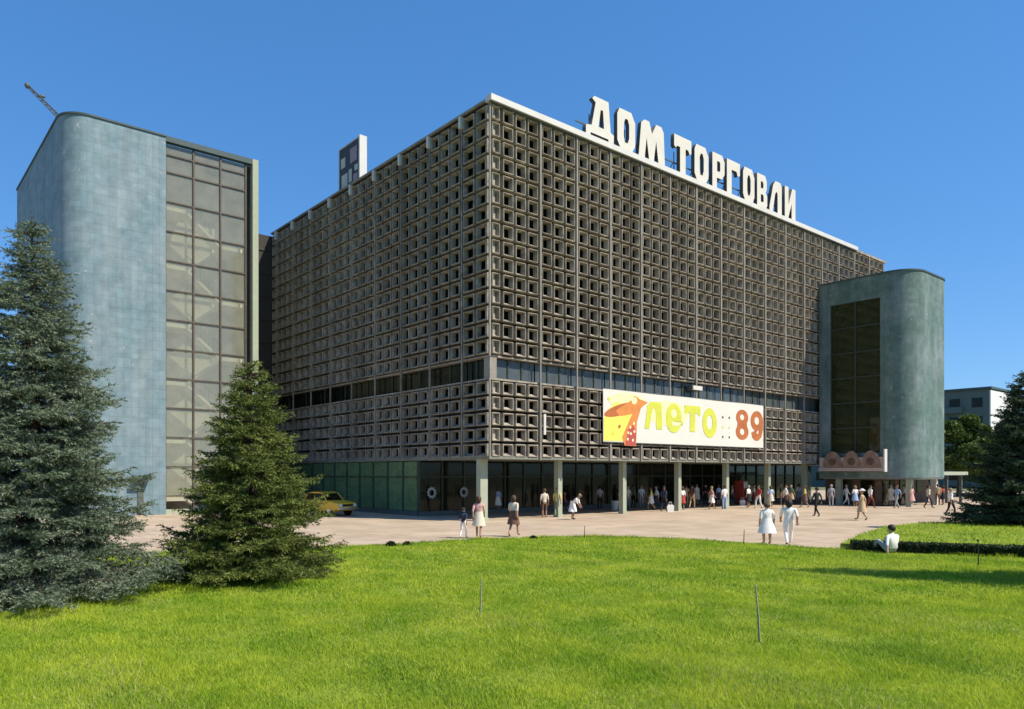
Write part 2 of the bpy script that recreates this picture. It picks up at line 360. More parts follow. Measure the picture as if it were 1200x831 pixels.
# ------------------------------------------------------------------ the department store
store = thing('department_store', 'long concrete department store with coffered grid facade over a dark glazed ground floor', 'building', CORNER, TH)
LF, LL = 49.27, 27.3
Z0, ZB0, ZB1, ZM, ZT = 3.35, 7.67, 8.79, 22.23, 22.65
DEP = 0.55
b = MB()
b.box(DEP, LF - .1, DEP, LL, ZB1 + .002, ZM + .1)
b.box(DEP, LF - .1, DEP, LL, Z0 + .16, ZB0 - .002)
b.box(DEP + .9, LF - .6, DEP + .9, LL - .3, ZB0 - .002, ZB1 + .002)
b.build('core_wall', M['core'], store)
b = MB(); b.box(0.05, LF, 0.05, LL, ZM + .102, ZT - .28); b.build('roof_slab', M['roof'], store)
b = MB(); b.box(0.05, LF - .05, 0.05, LL - .02, Z0, Z0 + .155); b.build('soffit', M['soffit'], store)
for z0, z1, nm in ((ZB0 - .10, ZB0 - .004, 'sill_ledge'), (ZB1 + .004, ZB1 + .10, 'lintel_ledge')):
    b = MB(); b.box(0.12, LF - .05, 0.12, DEP - .003, z0, z1); b.box(0.12, DEP - .003, DEP - .003, LL, z0, z1); b.build(nm, M['concrete'], store)

def coffer(w, h, mir=False):
    b = MB(); W2, H2 = w / 2 - .085, h / 2 - .075
    rings = [(-W2, W2, -H2, H2, -0.02), (-W2, W2, -H2, H2, 0.50), (-W2 + .02, W2 - .02, -H2 + .02, H2 - .02, DEP),
             (-W2 + .055, W2 - .055, -H2 + .05, H2 - .05, DEP), (-W2 + .068, W2 - .068, -H2 + .062, H2 - .062, DEP - .09),
             (-W2 + .18, W2 - .10, -H2 + .19, H2 - .09, 0.24), (-W2 + .18, W2 - .10, -H2 + .19, H2 - .09, 0.03)]
    R_ = []
    for x0, x1, z0, z1, y in rings:
        i = len(b.v); b.v += [(x0, -y, z0), (x1, -y, z0), (x1, -y, z1), (x0, -y, z1)]; R_.append(i)
    for a, c in zip(R_[:-1], R_[1:]):
        for k in range(4):
            j = (k + 1) % 4; b.f.append((a + k, a + j, c + j, c + k)); b.m.append(1 if c == R_[-1] else 0)
    i = R_[-1]; b.f.append((i, i + 1, i + 2, i + 3)); b.m.append(1)
    if mir: b.v = [(-x, y, z) for x, y, z in b.v]; b.f = [f[::-1] for f in b.f]
    return b
MWID = 0.953
rows = []
for k in range(15): rows.append((ZB1 + .10 + (k + .5) * (ZM - ZB1 - .10) / 15, (ZM - ZB1 - .10) / 15))
for k in range(5): rows.append((Z0 + .06 + (k + .5) * (ZB0 - .10 - Z0 - .06) / 5, (ZB0 - .10 - Z0 - .06) / 5))
front, left, pil_f, pil_l = [], [], [3.77 + 3 * k for k in range(16)], [2.394 + 3 * k for k in range(9)]
front.append((0.47, 0.74))
for k in range(3): front.append((0.88 + (k + .5) * 2.81 / 3, 2.81 / 3))
for p in pil_f[:-1]:
    for k in range(3): front.append((p + .075 + (k + .5) * 2.85 / 3, 2.85 / 3))
for k in range(2): left.append((0.12 + (k + .5) * 2.20 / 2, 1.10))
for p in pil_l[:-1]:
    for k in range(3): left.append((p + .075 + (k + .5) * 2.85 / 3, 2.85 / 3))
left.append((26.39 + .48, 0.76))
cof_cache = {}
def cof_mesh(w, h, mir):
    key = (round(w, 3), round(h, 3), mir)
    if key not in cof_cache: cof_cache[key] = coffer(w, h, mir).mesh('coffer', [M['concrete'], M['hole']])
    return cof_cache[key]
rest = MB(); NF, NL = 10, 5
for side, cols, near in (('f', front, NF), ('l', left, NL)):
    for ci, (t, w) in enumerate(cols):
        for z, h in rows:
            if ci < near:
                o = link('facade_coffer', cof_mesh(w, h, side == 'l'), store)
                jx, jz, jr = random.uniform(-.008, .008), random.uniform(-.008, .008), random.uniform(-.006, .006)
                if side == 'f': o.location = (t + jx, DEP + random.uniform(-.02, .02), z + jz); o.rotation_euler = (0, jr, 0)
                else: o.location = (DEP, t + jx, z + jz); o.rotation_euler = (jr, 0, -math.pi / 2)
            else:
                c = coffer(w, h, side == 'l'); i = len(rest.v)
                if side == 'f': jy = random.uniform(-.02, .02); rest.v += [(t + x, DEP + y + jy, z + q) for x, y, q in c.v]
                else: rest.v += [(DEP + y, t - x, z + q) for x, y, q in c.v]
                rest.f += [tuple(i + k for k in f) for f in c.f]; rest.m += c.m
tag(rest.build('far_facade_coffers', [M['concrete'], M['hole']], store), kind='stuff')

# corner pier, pilasters, roof edge
b = MB(); b.box(0.0, 0.085, 0.0, 0.085, ZB1 + .004, ZM); b.box(0.0, 0.085, 0, 0.085, Z0, ZB0 - .004); b.build('corner_pier', M['pil'], store)
b = MB(); b.box(0.14, 0.62, 0.14, 0.62, ZB0, ZB1); b.build('corner_block', M['pil'], store)
for p in pil_f:
    b = MB(); b.box(p - .055, p + .055, -.05, DEP - .01, ZB1, ZM + .05); b.box(p - .04, p + .04, -.04, .04, ZB0, ZB1); b.box(p - .055, p + .055, -.05, DEP - .01, Z0 - .02, ZB0); b.build('pilaster', M['pil'], store)
for p in pil_l:
    b = MB(); b.box(.01, DEP - .01, p - .035, p + .035, ZB1, ZM - .2); b.box(.02, .10, p - .04, p + .04, ZB0, ZB1); b.box(.01, DEP - .01, p - .035, p + .035, Z0 - .02, ZB0); b.build('pilaster', M['concrete'], store)
    b = MB(); b.box(-.13, DEP - .01, p - .09, p + .09, ZM - .55, ZM + .10); b.build('pilaster_cap', M['white'], store)
b = MB(); b.box(-.06, 43.1, -.20, .28, ZT - .38, ZT - .06); b.build('white_roof_rail', M['white'], store)
b = MB(); b.box(43.1, LF + .04, -.06, .28, ZM + .0, ZT - .22); b.build('roof_coping', M['concrete'], store)
b = MB(); b.box(-.06, .28, .28, LL + .02, ZM + .12, ZT - .18); b.build('roof_coping', M['pil'], store)
b = MB(); b.box(-.02, 43.05, -.10, .02, ZM - .02, ZT - .382); b.build('rail_bracket', M['steel'], store)

# window band panes and mullions
def pane(parent, x0, x1, z0, z1, y, gmat, side='f', name='window_pane', th=.02):
    b = MB()
    if side == 'f': b.box(x0, x1, y, y + th, z0, z1)
    else: b.box(y, y + th, x0, x1, z0, z1)
    return b.build(name, gmat, parent)
edges = [0.66] + [t for p in pil_f for t in (p,)]
spans = [(0.66, 3.77)] + [(p, p + 3) for p in pil_f[:-1]]
for a, c in spans:
    for k in range(3):
        x0 = a + (c - a) * k / 3 + .05; x1 = a + (c - a) * (k + 1) / 3 - .05
        pane(store, x0, x1, ZB0 + .03, ZB1 - .03, 0.46, M['band_glass'])
        if k: b = MB(); b.box(a + (c - a) * k / 3 - .045, a + (c - a) * k / 3 + .045, .40, .52, ZB0, ZB1); b.build('mullion', M['frame_g'], store)
for a, c in [(0.66, 2.394)] + [(p, p + 3) for p in pil_l[:-1]]:
    for k in range(2):
        x0 = a + (c - a) * k / 2 + .05; x1 = a + (c - a) * (k + 1) / 2 - .05
        pane(store, x0, x1, ZB0 + .03, ZB1 - .03, 0.46, M['dark_glass'], 'l')
    m_ = (a + c) / 2; b = MB(); b.box(.40, .52, m_ - .045, m_ + .045, ZB0, ZB1); b.build('mullion', M['frame_g'], store)
b = MB(); b.box(18.1, 19.3, -.12, .30, 8.22, 8.58); b.box(18.2, 19.26, -.16, -.118, 8.26, 8.54, 1); b.build('flood_lamp', [M['steel'], M['whiteL']], store)
b = MB(); b.box(3.92, 4.08, -.14, -.06, 4.75, 5.9); b.build('flag_holder', M['white'], store)

# ground floor: columns, glazing, dark interior
SB = 6.5
for k in range(8):
    x = 0.35 + 5.93 * k
    b = MB(); c_ = .17 if k else .26
    b.prism([(x - c_, .85), (x + c_, .85), (x + c_, 1.19), (x - c_, 1.19)], 0.0, Z0 - .002)
    b.prism([(x - c_ - .03, .82), (x + c_ + .03, .82), (x + c_ + .03, 1.22), (x - c_ - .03, 1.22)], 0.0, 0.18)
    b.build('column', M['column'], store)
gx = np.linspace(0.1, 48.6, 29)
for i in range(28):
    x0, x1 = gx[i], gx[i + 1]
    for z0, z1 in ((.30, 2.32), (2.40, Z0 - .05)):
        pane(store, x0 + .05, x1 - .05, z0, z1, SB + .03, M['dark_glass'], name='shop_window_pane')
    b = MB(); b.box(x0 - .045, x0 + .045, SB - .05, SB + .09, .28, Z0 - .003); b.build('shop_mullion', M['frame_g'], store)
b = MB(); b.box(.1, 48.6, SB - .03, SB + .08, 2.325, 2.395); b.build('transom', M['frame_g'], store)
b = MB(); b.box(.1, 48.6, SB - .08, SB + .10, 0.0, .28); b.build('plinth', M['steel'], store)
gy = np.linspace(SB, LL - .2, 13)
for i in range(12):
    y0, y1 = gy[i], gy[i + 1]
    for z0, z1 in ((.30, 2.32), (2.40, Z0 - .05)):
        pane(store, y0 + .05, y1 - .05, z0, z1, .12, M['green_glass'], 'l', 'shop_window_pane')
    b = MB(); b.box(.05, .19, y0 - .045 + (.13 if i == 0 else 0), y0 + .045 + (.13 if i == 0 else 0), .28, Z0 - .003); b.build('shop_mullion', M['frame_g'], store)
    if i in (0, 1, 2, 5): # drawn curtains behind some shop windows
        b = MB(); n_ = 14
        for q in range(n_):
            ya, yb = y0 + (y1 - y0) * q / n_, y0 + (y1 - y0) * (q + 1) / n_
            xa, xb = .55 + .05 * (q % 2), .55 + .05 * ((q + 1) % 2)
            b.face([(xa, ya, .25), (xb, yb, .25), (xb, yb, 3.25), (xa, ya, 3.25)])
        b.build('curtain', M['curtain'], store)
b = MB(); b.box(.06, .18, SB + .2, LL - .2, 2.325, 2.395); b.build('transom', M['frame_g'], store)
b = MB(); b.box(.03, .21, SB + .12, LL - .2, 0.0, .28); b.build('plinth', M['steel'], store)
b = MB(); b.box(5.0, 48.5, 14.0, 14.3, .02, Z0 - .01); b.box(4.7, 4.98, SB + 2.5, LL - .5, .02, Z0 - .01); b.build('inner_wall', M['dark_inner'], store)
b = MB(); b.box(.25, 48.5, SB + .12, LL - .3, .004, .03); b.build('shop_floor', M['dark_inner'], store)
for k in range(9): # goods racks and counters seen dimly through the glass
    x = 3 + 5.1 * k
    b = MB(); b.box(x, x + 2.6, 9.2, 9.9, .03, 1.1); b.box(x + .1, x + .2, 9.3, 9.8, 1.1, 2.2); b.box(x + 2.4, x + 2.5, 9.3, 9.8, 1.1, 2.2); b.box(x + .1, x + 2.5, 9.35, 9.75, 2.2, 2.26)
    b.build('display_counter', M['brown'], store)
for x, r_ in ((0.98, .36), (3.5, .34)): # white ring emblems on the corner shop window
    b = MB(); n_ = 20
    for k in range(n_):
        a0, a1 = 2 * math.pi * k / n_, 2 * math.pi * (k + 1) / n_; rr = r_ * (1.0 if k % 2 else .86)
        q = [(x + rr * math.cos(a0), 1.4 + rr * math.sin(a0)), (x + rr * math.cos(a1), 1.4 + rr * math.sin(a1)),
             (x + .5 * r_ * math.cos(a1), 1.4 + .5 * r_ * math.sin(a1)), (x + .5 * r_ * math.cos(a0), 1.4 + .5 * r_ * math.sin(a0))]
        b.prism(q, SB - .085, SB - .06, axis='y')
    b.build('ring_emblem', M['sign_grey'], store)
# link wing behind the left tower
b = MB(); b.box(-7.3, 6, LL + .03, LL + 6, 0, 22.2); b.build('link_wing', M['core'], store)
b = MB()
for k in range(1, 12): b.box(-5.3, -.2, LL - .05, LL + .025, k * 1.9, k * 1.9 + .12)
b.build('link_wing_rails', M['frame_g'], store)

# ------------------------------------------------------------------ towers
def arc(cx, cy, r, a0, a1, n=14): return [(cx + r * math.cos(R(a0 + (a1 - a0) * k / n)), cy + r * math.sin(R(a0 + (a1 - a0) * k / n))) for k in range(n + 1)]
def offset(pts, d):
    out = []
    for k, p in enumerate(pts):
        a = pts[max(k - 1, 0)]; c = pts[min(k + 1, len(pts) - 1)]
        t = Vector((c[0] - a[0], c[1] - a[1])).normalized(); out.append((p[0] - t.y * d, p[1] + t.x * d))
    return out
# left stair tower -----------------------------------------------------
P0 = Vector((-16.99, 45.6, 0)); HT = 23.7
twl = thing('stair_tower', 'tall pale blue tiled stair tower with rounded corner and tall gridded glass wall', 'tower', P0, TH)
outl = [(-0.02, 0.0)] + [(-x, 0.0) for x in (1.1, 2.2, 3.3)] + arc(-4.4, 1.5, 1.5, -90, -180) + [(-6.0, 6.0), (-6.23, 15.6)]
inn = offset(outl, -0.3); inn[0] = (-.02, .3)
b = MB(); b.wall(outl, inn, 0, HT); b.build('tiled_wall', M['tile'], twl, smooth=35)
b = MB(); b.box(5.72, 6.13, 0.0, 15.6, 0, HT + .12); b.build('end_fin', M['column'], twl)
b = MB(); b.box(-6.2, 5.7, 15.3, 15.62, 0, HT - .1); b.build('rear_wall', M['tile'], twl)
co = offset(outl, .07); ci = offset(outl, -.34)
b = MB(); b.wall(co, ci, HT + .002, HT + .11); b.box(.0, 5.715, -.02, .36, HT - .25, HT + .09); b.build('coping', M['coping'], twl, smooth=35)
b = MB(); b.prism([(-5.6, 1.2), (-4.3, .32), (5.7, .38), (5.7, 15.2), (-5.9, 15.2)], HT - .45, HT - .3); b.build('roof', M['roof'], twl)
xs = [0.0, 1.78, 3.56, 5.30]; zs = [HT - .25 - .55] ; zs = [HT - .28, HT - 1.0]
z = HT - 2.1
zs.append(z)
while z > 2.2: z -= 1.86; zs.append(z)
zs[-1] = max(zs[-1], .35)
for i in range(3):
    for j in range(len(zs) - 1):
        pane(twl, xs[i] + .05, xs[i + 1] - .05, zs[j + 1] + .04, zs[j] - .04, .22, M['stair_glass'], name='glass_pane')
for x in xs:
    b = MB(); b.box(x - .05, x + .05, .14, .30, .3, HT - .26); b.build('mullion', M['frame'], twl)
for zz in zs[1:]:
    for i in range(3):
        b = MB(); b.box(xs[i] + .052, xs[i + 1] - .052, .15, .29, zz - .04, zz + .04); b.build('glazing_bar', M['frame'], twl)
b = MB(); b.box(5.36, 5.71, .5, .8, 0, HT - .3); b.build('dark_slot', M['core'], twl)
b = MB(); b.box(0, 5.35, .05, .33, 0, .30); b.build('plinth', M['column'], twl)
b = MB(); b.box(-.3, 5.7, 2.9, 3.1, 0, HT - .5); b.box(-.32, -.04, .35, 2.9, 0, HT - .5); b.build('stairwell_wall', M['inner'], twl)
ST = 3.72; k = 0; z = HT - 4.3
while z > .3:
    b = MB()
    b.box(-.03, 1.6, .7, 2.89, z, z + .24); b.build('landing', M['stair'], twl)
    b = MB(); b.box(3.9, 5.3, .7, 2.89, z - ST / 2, z - ST / 2 + .24); b.build('landing', M['stair'], twl)
    for y0, y1, za, zb in ((.75, 1.7, z - ST / 2, z), (1.9, 2.85, z - ST / 2, z - ST)):
        b = MB()
        b.prism([(1.6, zb + .14), (3.9, za + .14), (3.9, za - .06), (1.6, zb - .06)], y0, y1, axis='y'); b.build('stair_flight', M['stair'], twl)
    b = MB()
    for s_ in np.linspace(0, 1, 9):
        x = 1.6 + 2.3 * s_; zz = z + (-ST / 2) * s_; b.tube((x, .88, zz + .2), (x, .88, zz + 1.05), .018, n=5)
    b.tube((1.6, .88, z + 1.05), (3.9, .88, z - ST / 2 + 1.05), .035, n=6); b.build('handrail', M['steel'], twl)
    z -= ST
b = MB(); b.box(-2.05, -1.05, -.6, -.02, 2.15, 2.45); b.build('door_canopy', M['steel'], twl)
b = MB(); b.box(-1.72, -1.38, -.06, -.012, 0.05, 2.1); b.build('service_door', M['steel'], twl)
# loading hoist on the left tower roof
hl = thing('roof_hoist', 'slanting dark lattice hoist boom rising from the left tower roof', 'hoist', P0 + UX * -4.2 + VX * 4 + Vector((0, 0, HT - .3)), TH)
b = MB(); b.box(-.5, .5, -.5, .5, 0, .35); b.box(-.2, .2, -.2, .2, .35, .7); b.build('base', M['steel'], hl)
b = MB(); boom = []
d_ = (UX * 0 + Vector((-3.5, 0.3, 3.45))); bd = Vector((d_.dot(UX), d_.dot(VX), d_.z)); L_ = bd.length; bd.normalize()
s1 = bd.orthogonal().normalized(); s2 = bd.cross(s1); o_ = Vector((0, 0, .6))
for a in range(3): boom.append(s1 * math.cos(a * 2.094) * .17 + s2 * math.sin(a * 2.094) * .17)
for q in boom: b.tube(o_ + q, o_ + q * .5 + bd * L_, .03, n=5)
NB = 12
for k in range(NB):
    f0, f1 = k / NB, (k + 1) / NB
    for a in range(3):
        q0, q1 = boom[a] * (1 - .5 * f0), boom[(a + 1) % 3] * (1 - .5 * f1)
        b.tube(o_ + q0 + bd * L_ * f0, o_ + q1 + bd * L_ * f1, .02, n=4)
b.build('lattice_boom', M['steel'], hl)
b = MB(); tip = o_ + bd * L_; b.ell(tip, (.16, .16, .2)); b.ell(tip - bd * 1.0 + Vector((.25, 0, .05)), (.2, .1, .1)); b.build('pulley', M['steel'], hl)

# right stair tower ----------------------------------------------------
VR = CORNER + UX * 36.3 + VX * -7.0
HR, ZR = 18.1, 2.24
twr = thing('stair_tower', 'shorter grey-green rounded stair tower raised over a recessed entrance', 'tower', VR, TH)
def roundrect(x0, x1, y1, r):
    return [(x0, y1)] + [(x0, y) for y in (4.5, 3)] + [(x0 + r + r * math.cos(R(180 + 90 * k / 16)), r + r * math.sin(R(180 + 90 * k / 16))) for k in range(17)] + \
           [(x1 - r + r * math.cos(R(-90 + 90 * k / 16)), r + r * math.sin(R(-90 + 90 * k / 16))) for k in range(17)] + [(x1, y1)]
outr = roundrect(0, 7.7, 6.97, 2.0); innr = offset(outr, .3)
# wall with an opening for the glazing in its left side: pieces above, below and beside
GY0, GY1, GZ0, GZ1 = 2.35, 6.1, 4.2, 16.3
o2 = [(0, 6.97), (0, GY1)]; i2 = [(.3, 6.97), (.3, GY1)]
o3 = [(0, GY0)] + outr[3:]; i3 = [(.3, GY0)] + innr[3:]
o3m = [(0, GY1), (0, GY0)]; i3m = [(.3, GY1), (.3, GY0)]
b = MB(); b.wall(o2, i2, ZR, HR); b.wall(o3, i3, ZR, HR); b.wall(o3m, i3m, ZR, GZ0); b.wall(o3m, i3m, GZ1, HR)
b.build('tiled_wall', M['tile_r'], twr, smooth=35)
b = MB(); b.wall(offset(outr, -.06), offset(outr, .34), HR + .002, HR + .12); b.build('coping', M['coping'], twr, smooth=35)
b = MB(); b.prism(offset(outr, .31), HR - .5, HR - .35); b.build('roof', M['roof'], twr)
b = MB(); b.prism(offset(outr, .05), ZR - .12, ZR - .003); b.build('soffit', M['soffit'], twr)
gys = [GY0, (GY0 + GY1) / 2, GY1]; gzs = np.linspace(GZ0, GZ1, 7)
for i in range(2):
    for j in range(6):
        pane(twr, gys[i] + .06, gys[i + 1] - .06, gzs[j] + .05, gzs[j + 1] - .05, .15, M['olive_glass'], 'l', 'glass_pane')
for y in gys:
    b = MB(); b.box(.06, .24, y - .055, y + .055, GZ0, GZ1); b.build('mullion', M['frame_g'], twr)
for zz in gzs:
    for i in range(2):
        b = MB(); b.box(.07, .23, gys[i] + .057, gys[i + 1] - .057, zz - .05, zz + .05); b.build('glazing_bar', M['frame_g'], twr)
b = MB(); b.box(3.2, 3.4, .8, 6.9, ZR, HR - .6); b.build('stairwell_wall', M['inner'], twr)
for k in range(4):
    z = 15.4 - k * 3.4
    b = MB(); b.prism([(2.6, z), (5.9, z - 1.7), (5.9, z - 1.95), (2.6, z - .25)], .6, 1.8, axis='x'); b.build('stair_flight', M['stair'], twr)
b = MB(); b.box(.9, 6.6, 2.6, 6.9, 0, ZR - .122); b.build('entrance_wall', M['brown'], twr)
for x0, x1 in ((1.0, 1.9), (2.3, 3.2), (4.2, 5.1), (5.4, 6.3)):
    b = MB(); b.box(x0, x1, 2.50, 2.58, .05, 2.0); b.build('entrance_door', M['dark_glass'], twr)
for y0, y1 in ((3.1, 4.1), (4.8, 5.8)):
    b = MB(); b.box(.80, .88, y0, y1, .05, 2.0); b.build('entrance_door', M['dark_glass'], twr)
for x, y, mk in ((1.2, .75, 'column'), (6.9, 1.0, 'white'), (.45, 5.6, 'column')):
    b = MB(); b.box(x - .2, x + .2, y - .2, y + .2, 0, ZR - .123); b.build('pillar', M[mk], twr)
# side canopy with its kiosk wall, right of the tower
cn = thing('entrance_canopy', 'flat pale canopy on posts over a brown kiosk wall beside the right tower', 'canopy', VR + UX * 7.9 + VX * 1.2, TH)
b = MB(); b.box(0, 7.5, 0, 5.0, 2.42, 2.72); b.build('canopy_slab', M['column'], cn)
for x in (.5, 3.6, 7.0): b = MB(); b.box(x - .1, x + .1, .3, .5, 0, 2.418); b.build('post', M['steel'], cn)
b = MB(); b.box(.2, 7.2, 3.0, 3.25, 0, 2.418); b.build('kiosk_wall', M['brown'], cn)
for x in (1.0, 2.6, 4.4): b = MB(); b.box(x, x + 1.2, 2.92, 2.98, .9, 2.0); b.build('window', M['dark_glass'], cn)

# sign box on the right tower: pinkish panel with three brown domes
M['sign_pink'] = mat('sign_pink', (0.50, 0.40, 0.34), 0.7, var=0.1)
M['dome'] = mat('sign_dome_brown', (0.20, 0.125, 0.085), 0.7, scale=3, col2=(0.34, 0.24, 0.18))
sg = thing('sign_box', 'long sign box with three brown domes mounted on the right tower side', 'sign', VR + UX * -.02 + VX * 1.9, TH)
b = MB(); b.box(-.50, -.015, 0, 4.9, 2.75, 3.0); b.box(-.44, -.02, .03, 4.85, 3.002, 3.85); b.build('panel', M['sign_pink'], sg)
b = MB(); b.box(-.56, -.012, -.10, -.003, 2.7, 4.45); b.build('sunlit_end_panel', M['white'], sg)  # end facing the sun is coloured white, sunlight put into the paint
for y, r_ in ((.95, .72), (2.35, .68), (3.8, .74)):
    b = MB(); b.prism([(y + r_ * math.cos(R(a)), 3.03 + 1.32 * math.sin(R(a))) for a in range(0, 181, 12)], -.52, -.445, axis='x'); b.build('dome', M['dome'], sg)
    b = MB(); b.prism([(y + .3 * math.cos(R(a)), 3.5 + .3 * math.sin(R(a))) for a in range(0, 360, 30)], -.545, -.522, axis='x'); b.build('dome_spot', M['brown'], sg)

# ------------------------------------------------------------------ roof letters
def letter(outer, holes, w, h, depth, name, parent):
    cu = bpy.data.curves.new(name, 'CURVE'); cu.dimensions = '2D'; cu.fill_mode = 'BOTH'; cu.extrude = depth / 2; cu.bevel_depth = 0
    for poly in [outer] + holes:
        sp = cu.splines.new('POLY'); sp.points.add(len(poly) - 1); sp.use_cyclic_u = True
        for p, (x, y) in zip(sp.points, poly): p.co = (x * w, y * h, 0, 1)
    tmp = bpy.data.objects.new('tmp', cu); COL.objects.link(tmp)
    dg = bpy.context.evaluated_depsgraph_get(); me = bpy.data.meshes.new_from_object(tmp.evaluated_get(dg)); bpy.data.objects.remove(tmp)
    me.name = name; me.materials.clear(); me.materials.append(M['whiteL']); me.materials.append(M['letter_side'])
    for p in me.polygons: p.material_index = 0 if p.normal.z > .7 else 1
    me.transform(Matrix.Rotation(R(90), 4, 'X'))
    return link(name, me, parent)
O_o = [(.22, 0), (.78, 0), (1, .22), (1, .78), (.78, 1), (.12, 1.0), (.0, .85), (0, .22)]
O_h = [(.42, .22), (.36, .36), (.36, .68), (.44, .80), (.58, .80), (.66, .68), (.66, .36), (.58, .22)]
LET = {
 'D': ([(.0, -.06), (.16, -.06), (.16, .12), (.80, .12), (.80, -.10), (.98, -.10), (1.0, .26), (.88, .30), (.80, 1.0), (.30, 1.0), (.22, .93), (.34, .86), (.20, .30), (.0, .26)],
       [[(.44, .32), (.52, .74), (.60, .74), (.64, .32)]]),
 'O': (O_o, [O_h]),
 'M': ([(0, 0), (.22, 0), (.30, .58), (.40, .02), (.56, .02), (.66, .58), (.76, 0), (1, 0), (.95, .88), (.86, 1), (.66, 1), (.50, .72), (.40, 1), (.22, 1), (.10, .90)], []),
 'T': ([(.34, 0), (.66, 0), (.66, .72), (.82, .72), (.90, .62), (1, .66), (1, 1), (0, 1), (0, .70), (.10, .66), (.18, .72), (.34, .72)], []),
 'R': ([(.0, 0), (.36, 0), (.36, .34), (.78, .34), (1, .50), (1, .84), (.80, 1), (.0, 1)], [[(.38, .52), (.38, .80), (.60, .80), (.64, .74), (.64, .58), (.60, .52)]]),
 'G': ([(.0, 0), (.36, 0), (.36, .74), (.74, .74), (.82, .62), (1, .66), (1, 1), (0, 1)], []),
 'V': ([(.0, 0), (.80, 0), (1, .14), (1, .42), (.84, .52), (.96, .62), (.96, .86), (.78, 1), (0, 1)], [[(.36, .20), (.36, .42), (.60, .42), (.64, .36), (.64, .24), (.60, .20)], [(.36, .60), (.36, .80), (.56, .80), (.62, .74), (.62, .66), (.58, .60)]]),
 'L': ([(.0, 0), (.24, 0), (.46, .62), (.60, .70), (.66, .60), (.66, 0), (1, 0), (1, .90), (.88, 1), (.48, 1), (.30, .86), (.0, .18)], []),
 'I': ([(.0, 0), (.28, 0), (.64, .52), (.64, 0), (1, 0), (1, 1), (.70, 1), (.34, .46), (.34, 1), (0, 1)], []),
}
def t_front(px):
    q = (px - CX) / F_PX; return (q * CORNER.y - CORNER.x) / (UX.x - q * UX.y)
rs = thing('roof_sign', 'big white block letters spelling a shop name along the roof edge', 'sign', CORNER + VX * .75 + Vector((0, 0, ZT - .28)), TH)
seq = [('D', 693, 727), ('O', 730, 752), ('M', 755, 787), ('T', 797, 818), ('O', 821, 838), ('R', 842, 857), ('G', 859, 875), ('O', 878, 892), ('V', 894.5, 907), ('L', 909, 924), ('I', 927, 940)]
for ch, a, c in seq:
    ta, tb = t_front(a) + .22, t_front(c) + .14
    o_l, hol = LET[ch]
    lo = letter(o_l, [h_ for h_ in hol], tb - ta, 2.62, .28, 'letter', rs); lo.location = (ta, 0, .62)
    for x in ((tb - ta) * .3, (tb - ta) * .7):
        b = MB(); b.tube((ta + x, .30, 0), (ta + x, .30, 2.3), .035, n=5); b.tube((ta + x, 1.5, 0), (ta + x, .30, 1.7), .03, n=5); b.build('strut', M['steel'], rs)
b = MB()
for z_ in (.30, 1.5): b.box(t_front(690), t_front(943), .24, .30, z_, z_ + .07)
b.box(t_front(690), t_front(943), -.1, .22, .46, .56)
b.build('support_rail', M['steel'], rs)

# small billboard on the left roof edge
bb = thing('roof_billboard', 'small upright roof billboard with dark patchwork face and sunlit edge painted white, on the shaded side of the store', 'billboard', CORNER + VX * 14.1 + UX * .5 + Vector((0, 0, ZT - .28)), TH)
M['bb1'] = mat('billboard_dark', (0.06, 0.055, 0.06), 0.6); M['bb2'] = mat('billboard_mauve', (0.34, 0.24, 0.26), 0.6); M['bb3'] = mat('billboard_cream', (0.5, 0.48, 0.42), 0.6)
b = MB(); b.box(0, .45, .02, 2.7, .3, 3.3); b.build('panel', M['bb1'], bb)
b = MB(); b.box(-.06, .52, -.14, .0, .0, 3.45); b.build('white_sunlit_edge', M['white'], bb)  # thin side facing the sun, its brightness painted on as white
b = MB(); b.box(-.05, .5, 2.702, 2.78, .0, 3.35); b.box(-.05, .5, .02, 2.70, 3.302, 3.38); b.build('frame', M['bb3'], bb)
for y0, y1, z0, z1, k in ((.2, .8, .5, 1.0, 'bb2'), (.3, 1.2, 1.9, 2.9, 'bb2'), (1.6, 2.4, .5, 1.4, 'bb3'), (1.9, 2.5, 1.9, 2.6, 'bb3'), (1.0, 1.4, .6, 1.5, 'bb3'), (.2, .6, 1.2, 1.6, 'bb3')):
    b = MB(); b.box(-.03, -.003, y0, y1, z0, z1); b.build('patch', M[k], bb)
for y in (.5, 2.2): b = MB(); b.box(.1, .2, y, y + .1, 0, .298); b.build('foot', M['steel'], bb)

# ------------------------------------------------------------------ banner
bn = thing('banner', 'long white summer sale banner hung across the lower front facade', 'banner', CORNER + UX * 8.95 + VX * -.16 + Vector((0, 0, 4.5)), TH)
BWID, BH = 18.3, 3.17
M['bn_w'] = mat('banner_white', (0.66, 0.635, 0.55), 0.8, var=0.04, scale=.6)
M['bn_y'] = mat('banner_yellow', (0.74, 0.66, 0.12), 0.8, var=0.06, scale=.8)
M['bn_g'] = mat('banner_lime', (0.56, 0.58, 0.07), 0.8, var=0.08, scale=1.5)
M['bn_o'] = mat('banner_orange', (0.60, 0.22, 0.06), 0.8, var=0.15, scale=1.5)
M['bn_b'] = mat('banner_brown', (0.42, 0.13, 0.04), 0.8, var=0.15, scale=1.5)
M['bn_r'] = mat('banner_red', (0.42, 0.08, 0.07), 0.8, var=0.15, scale=1.5)
M['bn_p'] = mat('banner_pale_yellow', (0.80, 0.75, 0.38), 0.8, var=0.05)
b = MB(); nx_, nz_ = 60, 10; 
def sag(x, z): return .03 * math.sin(x * 1.1) * (1 - abs(2 * z / BH - 1)) + .015 * math.sin(x * 2.7 + z * 2)
iv = []
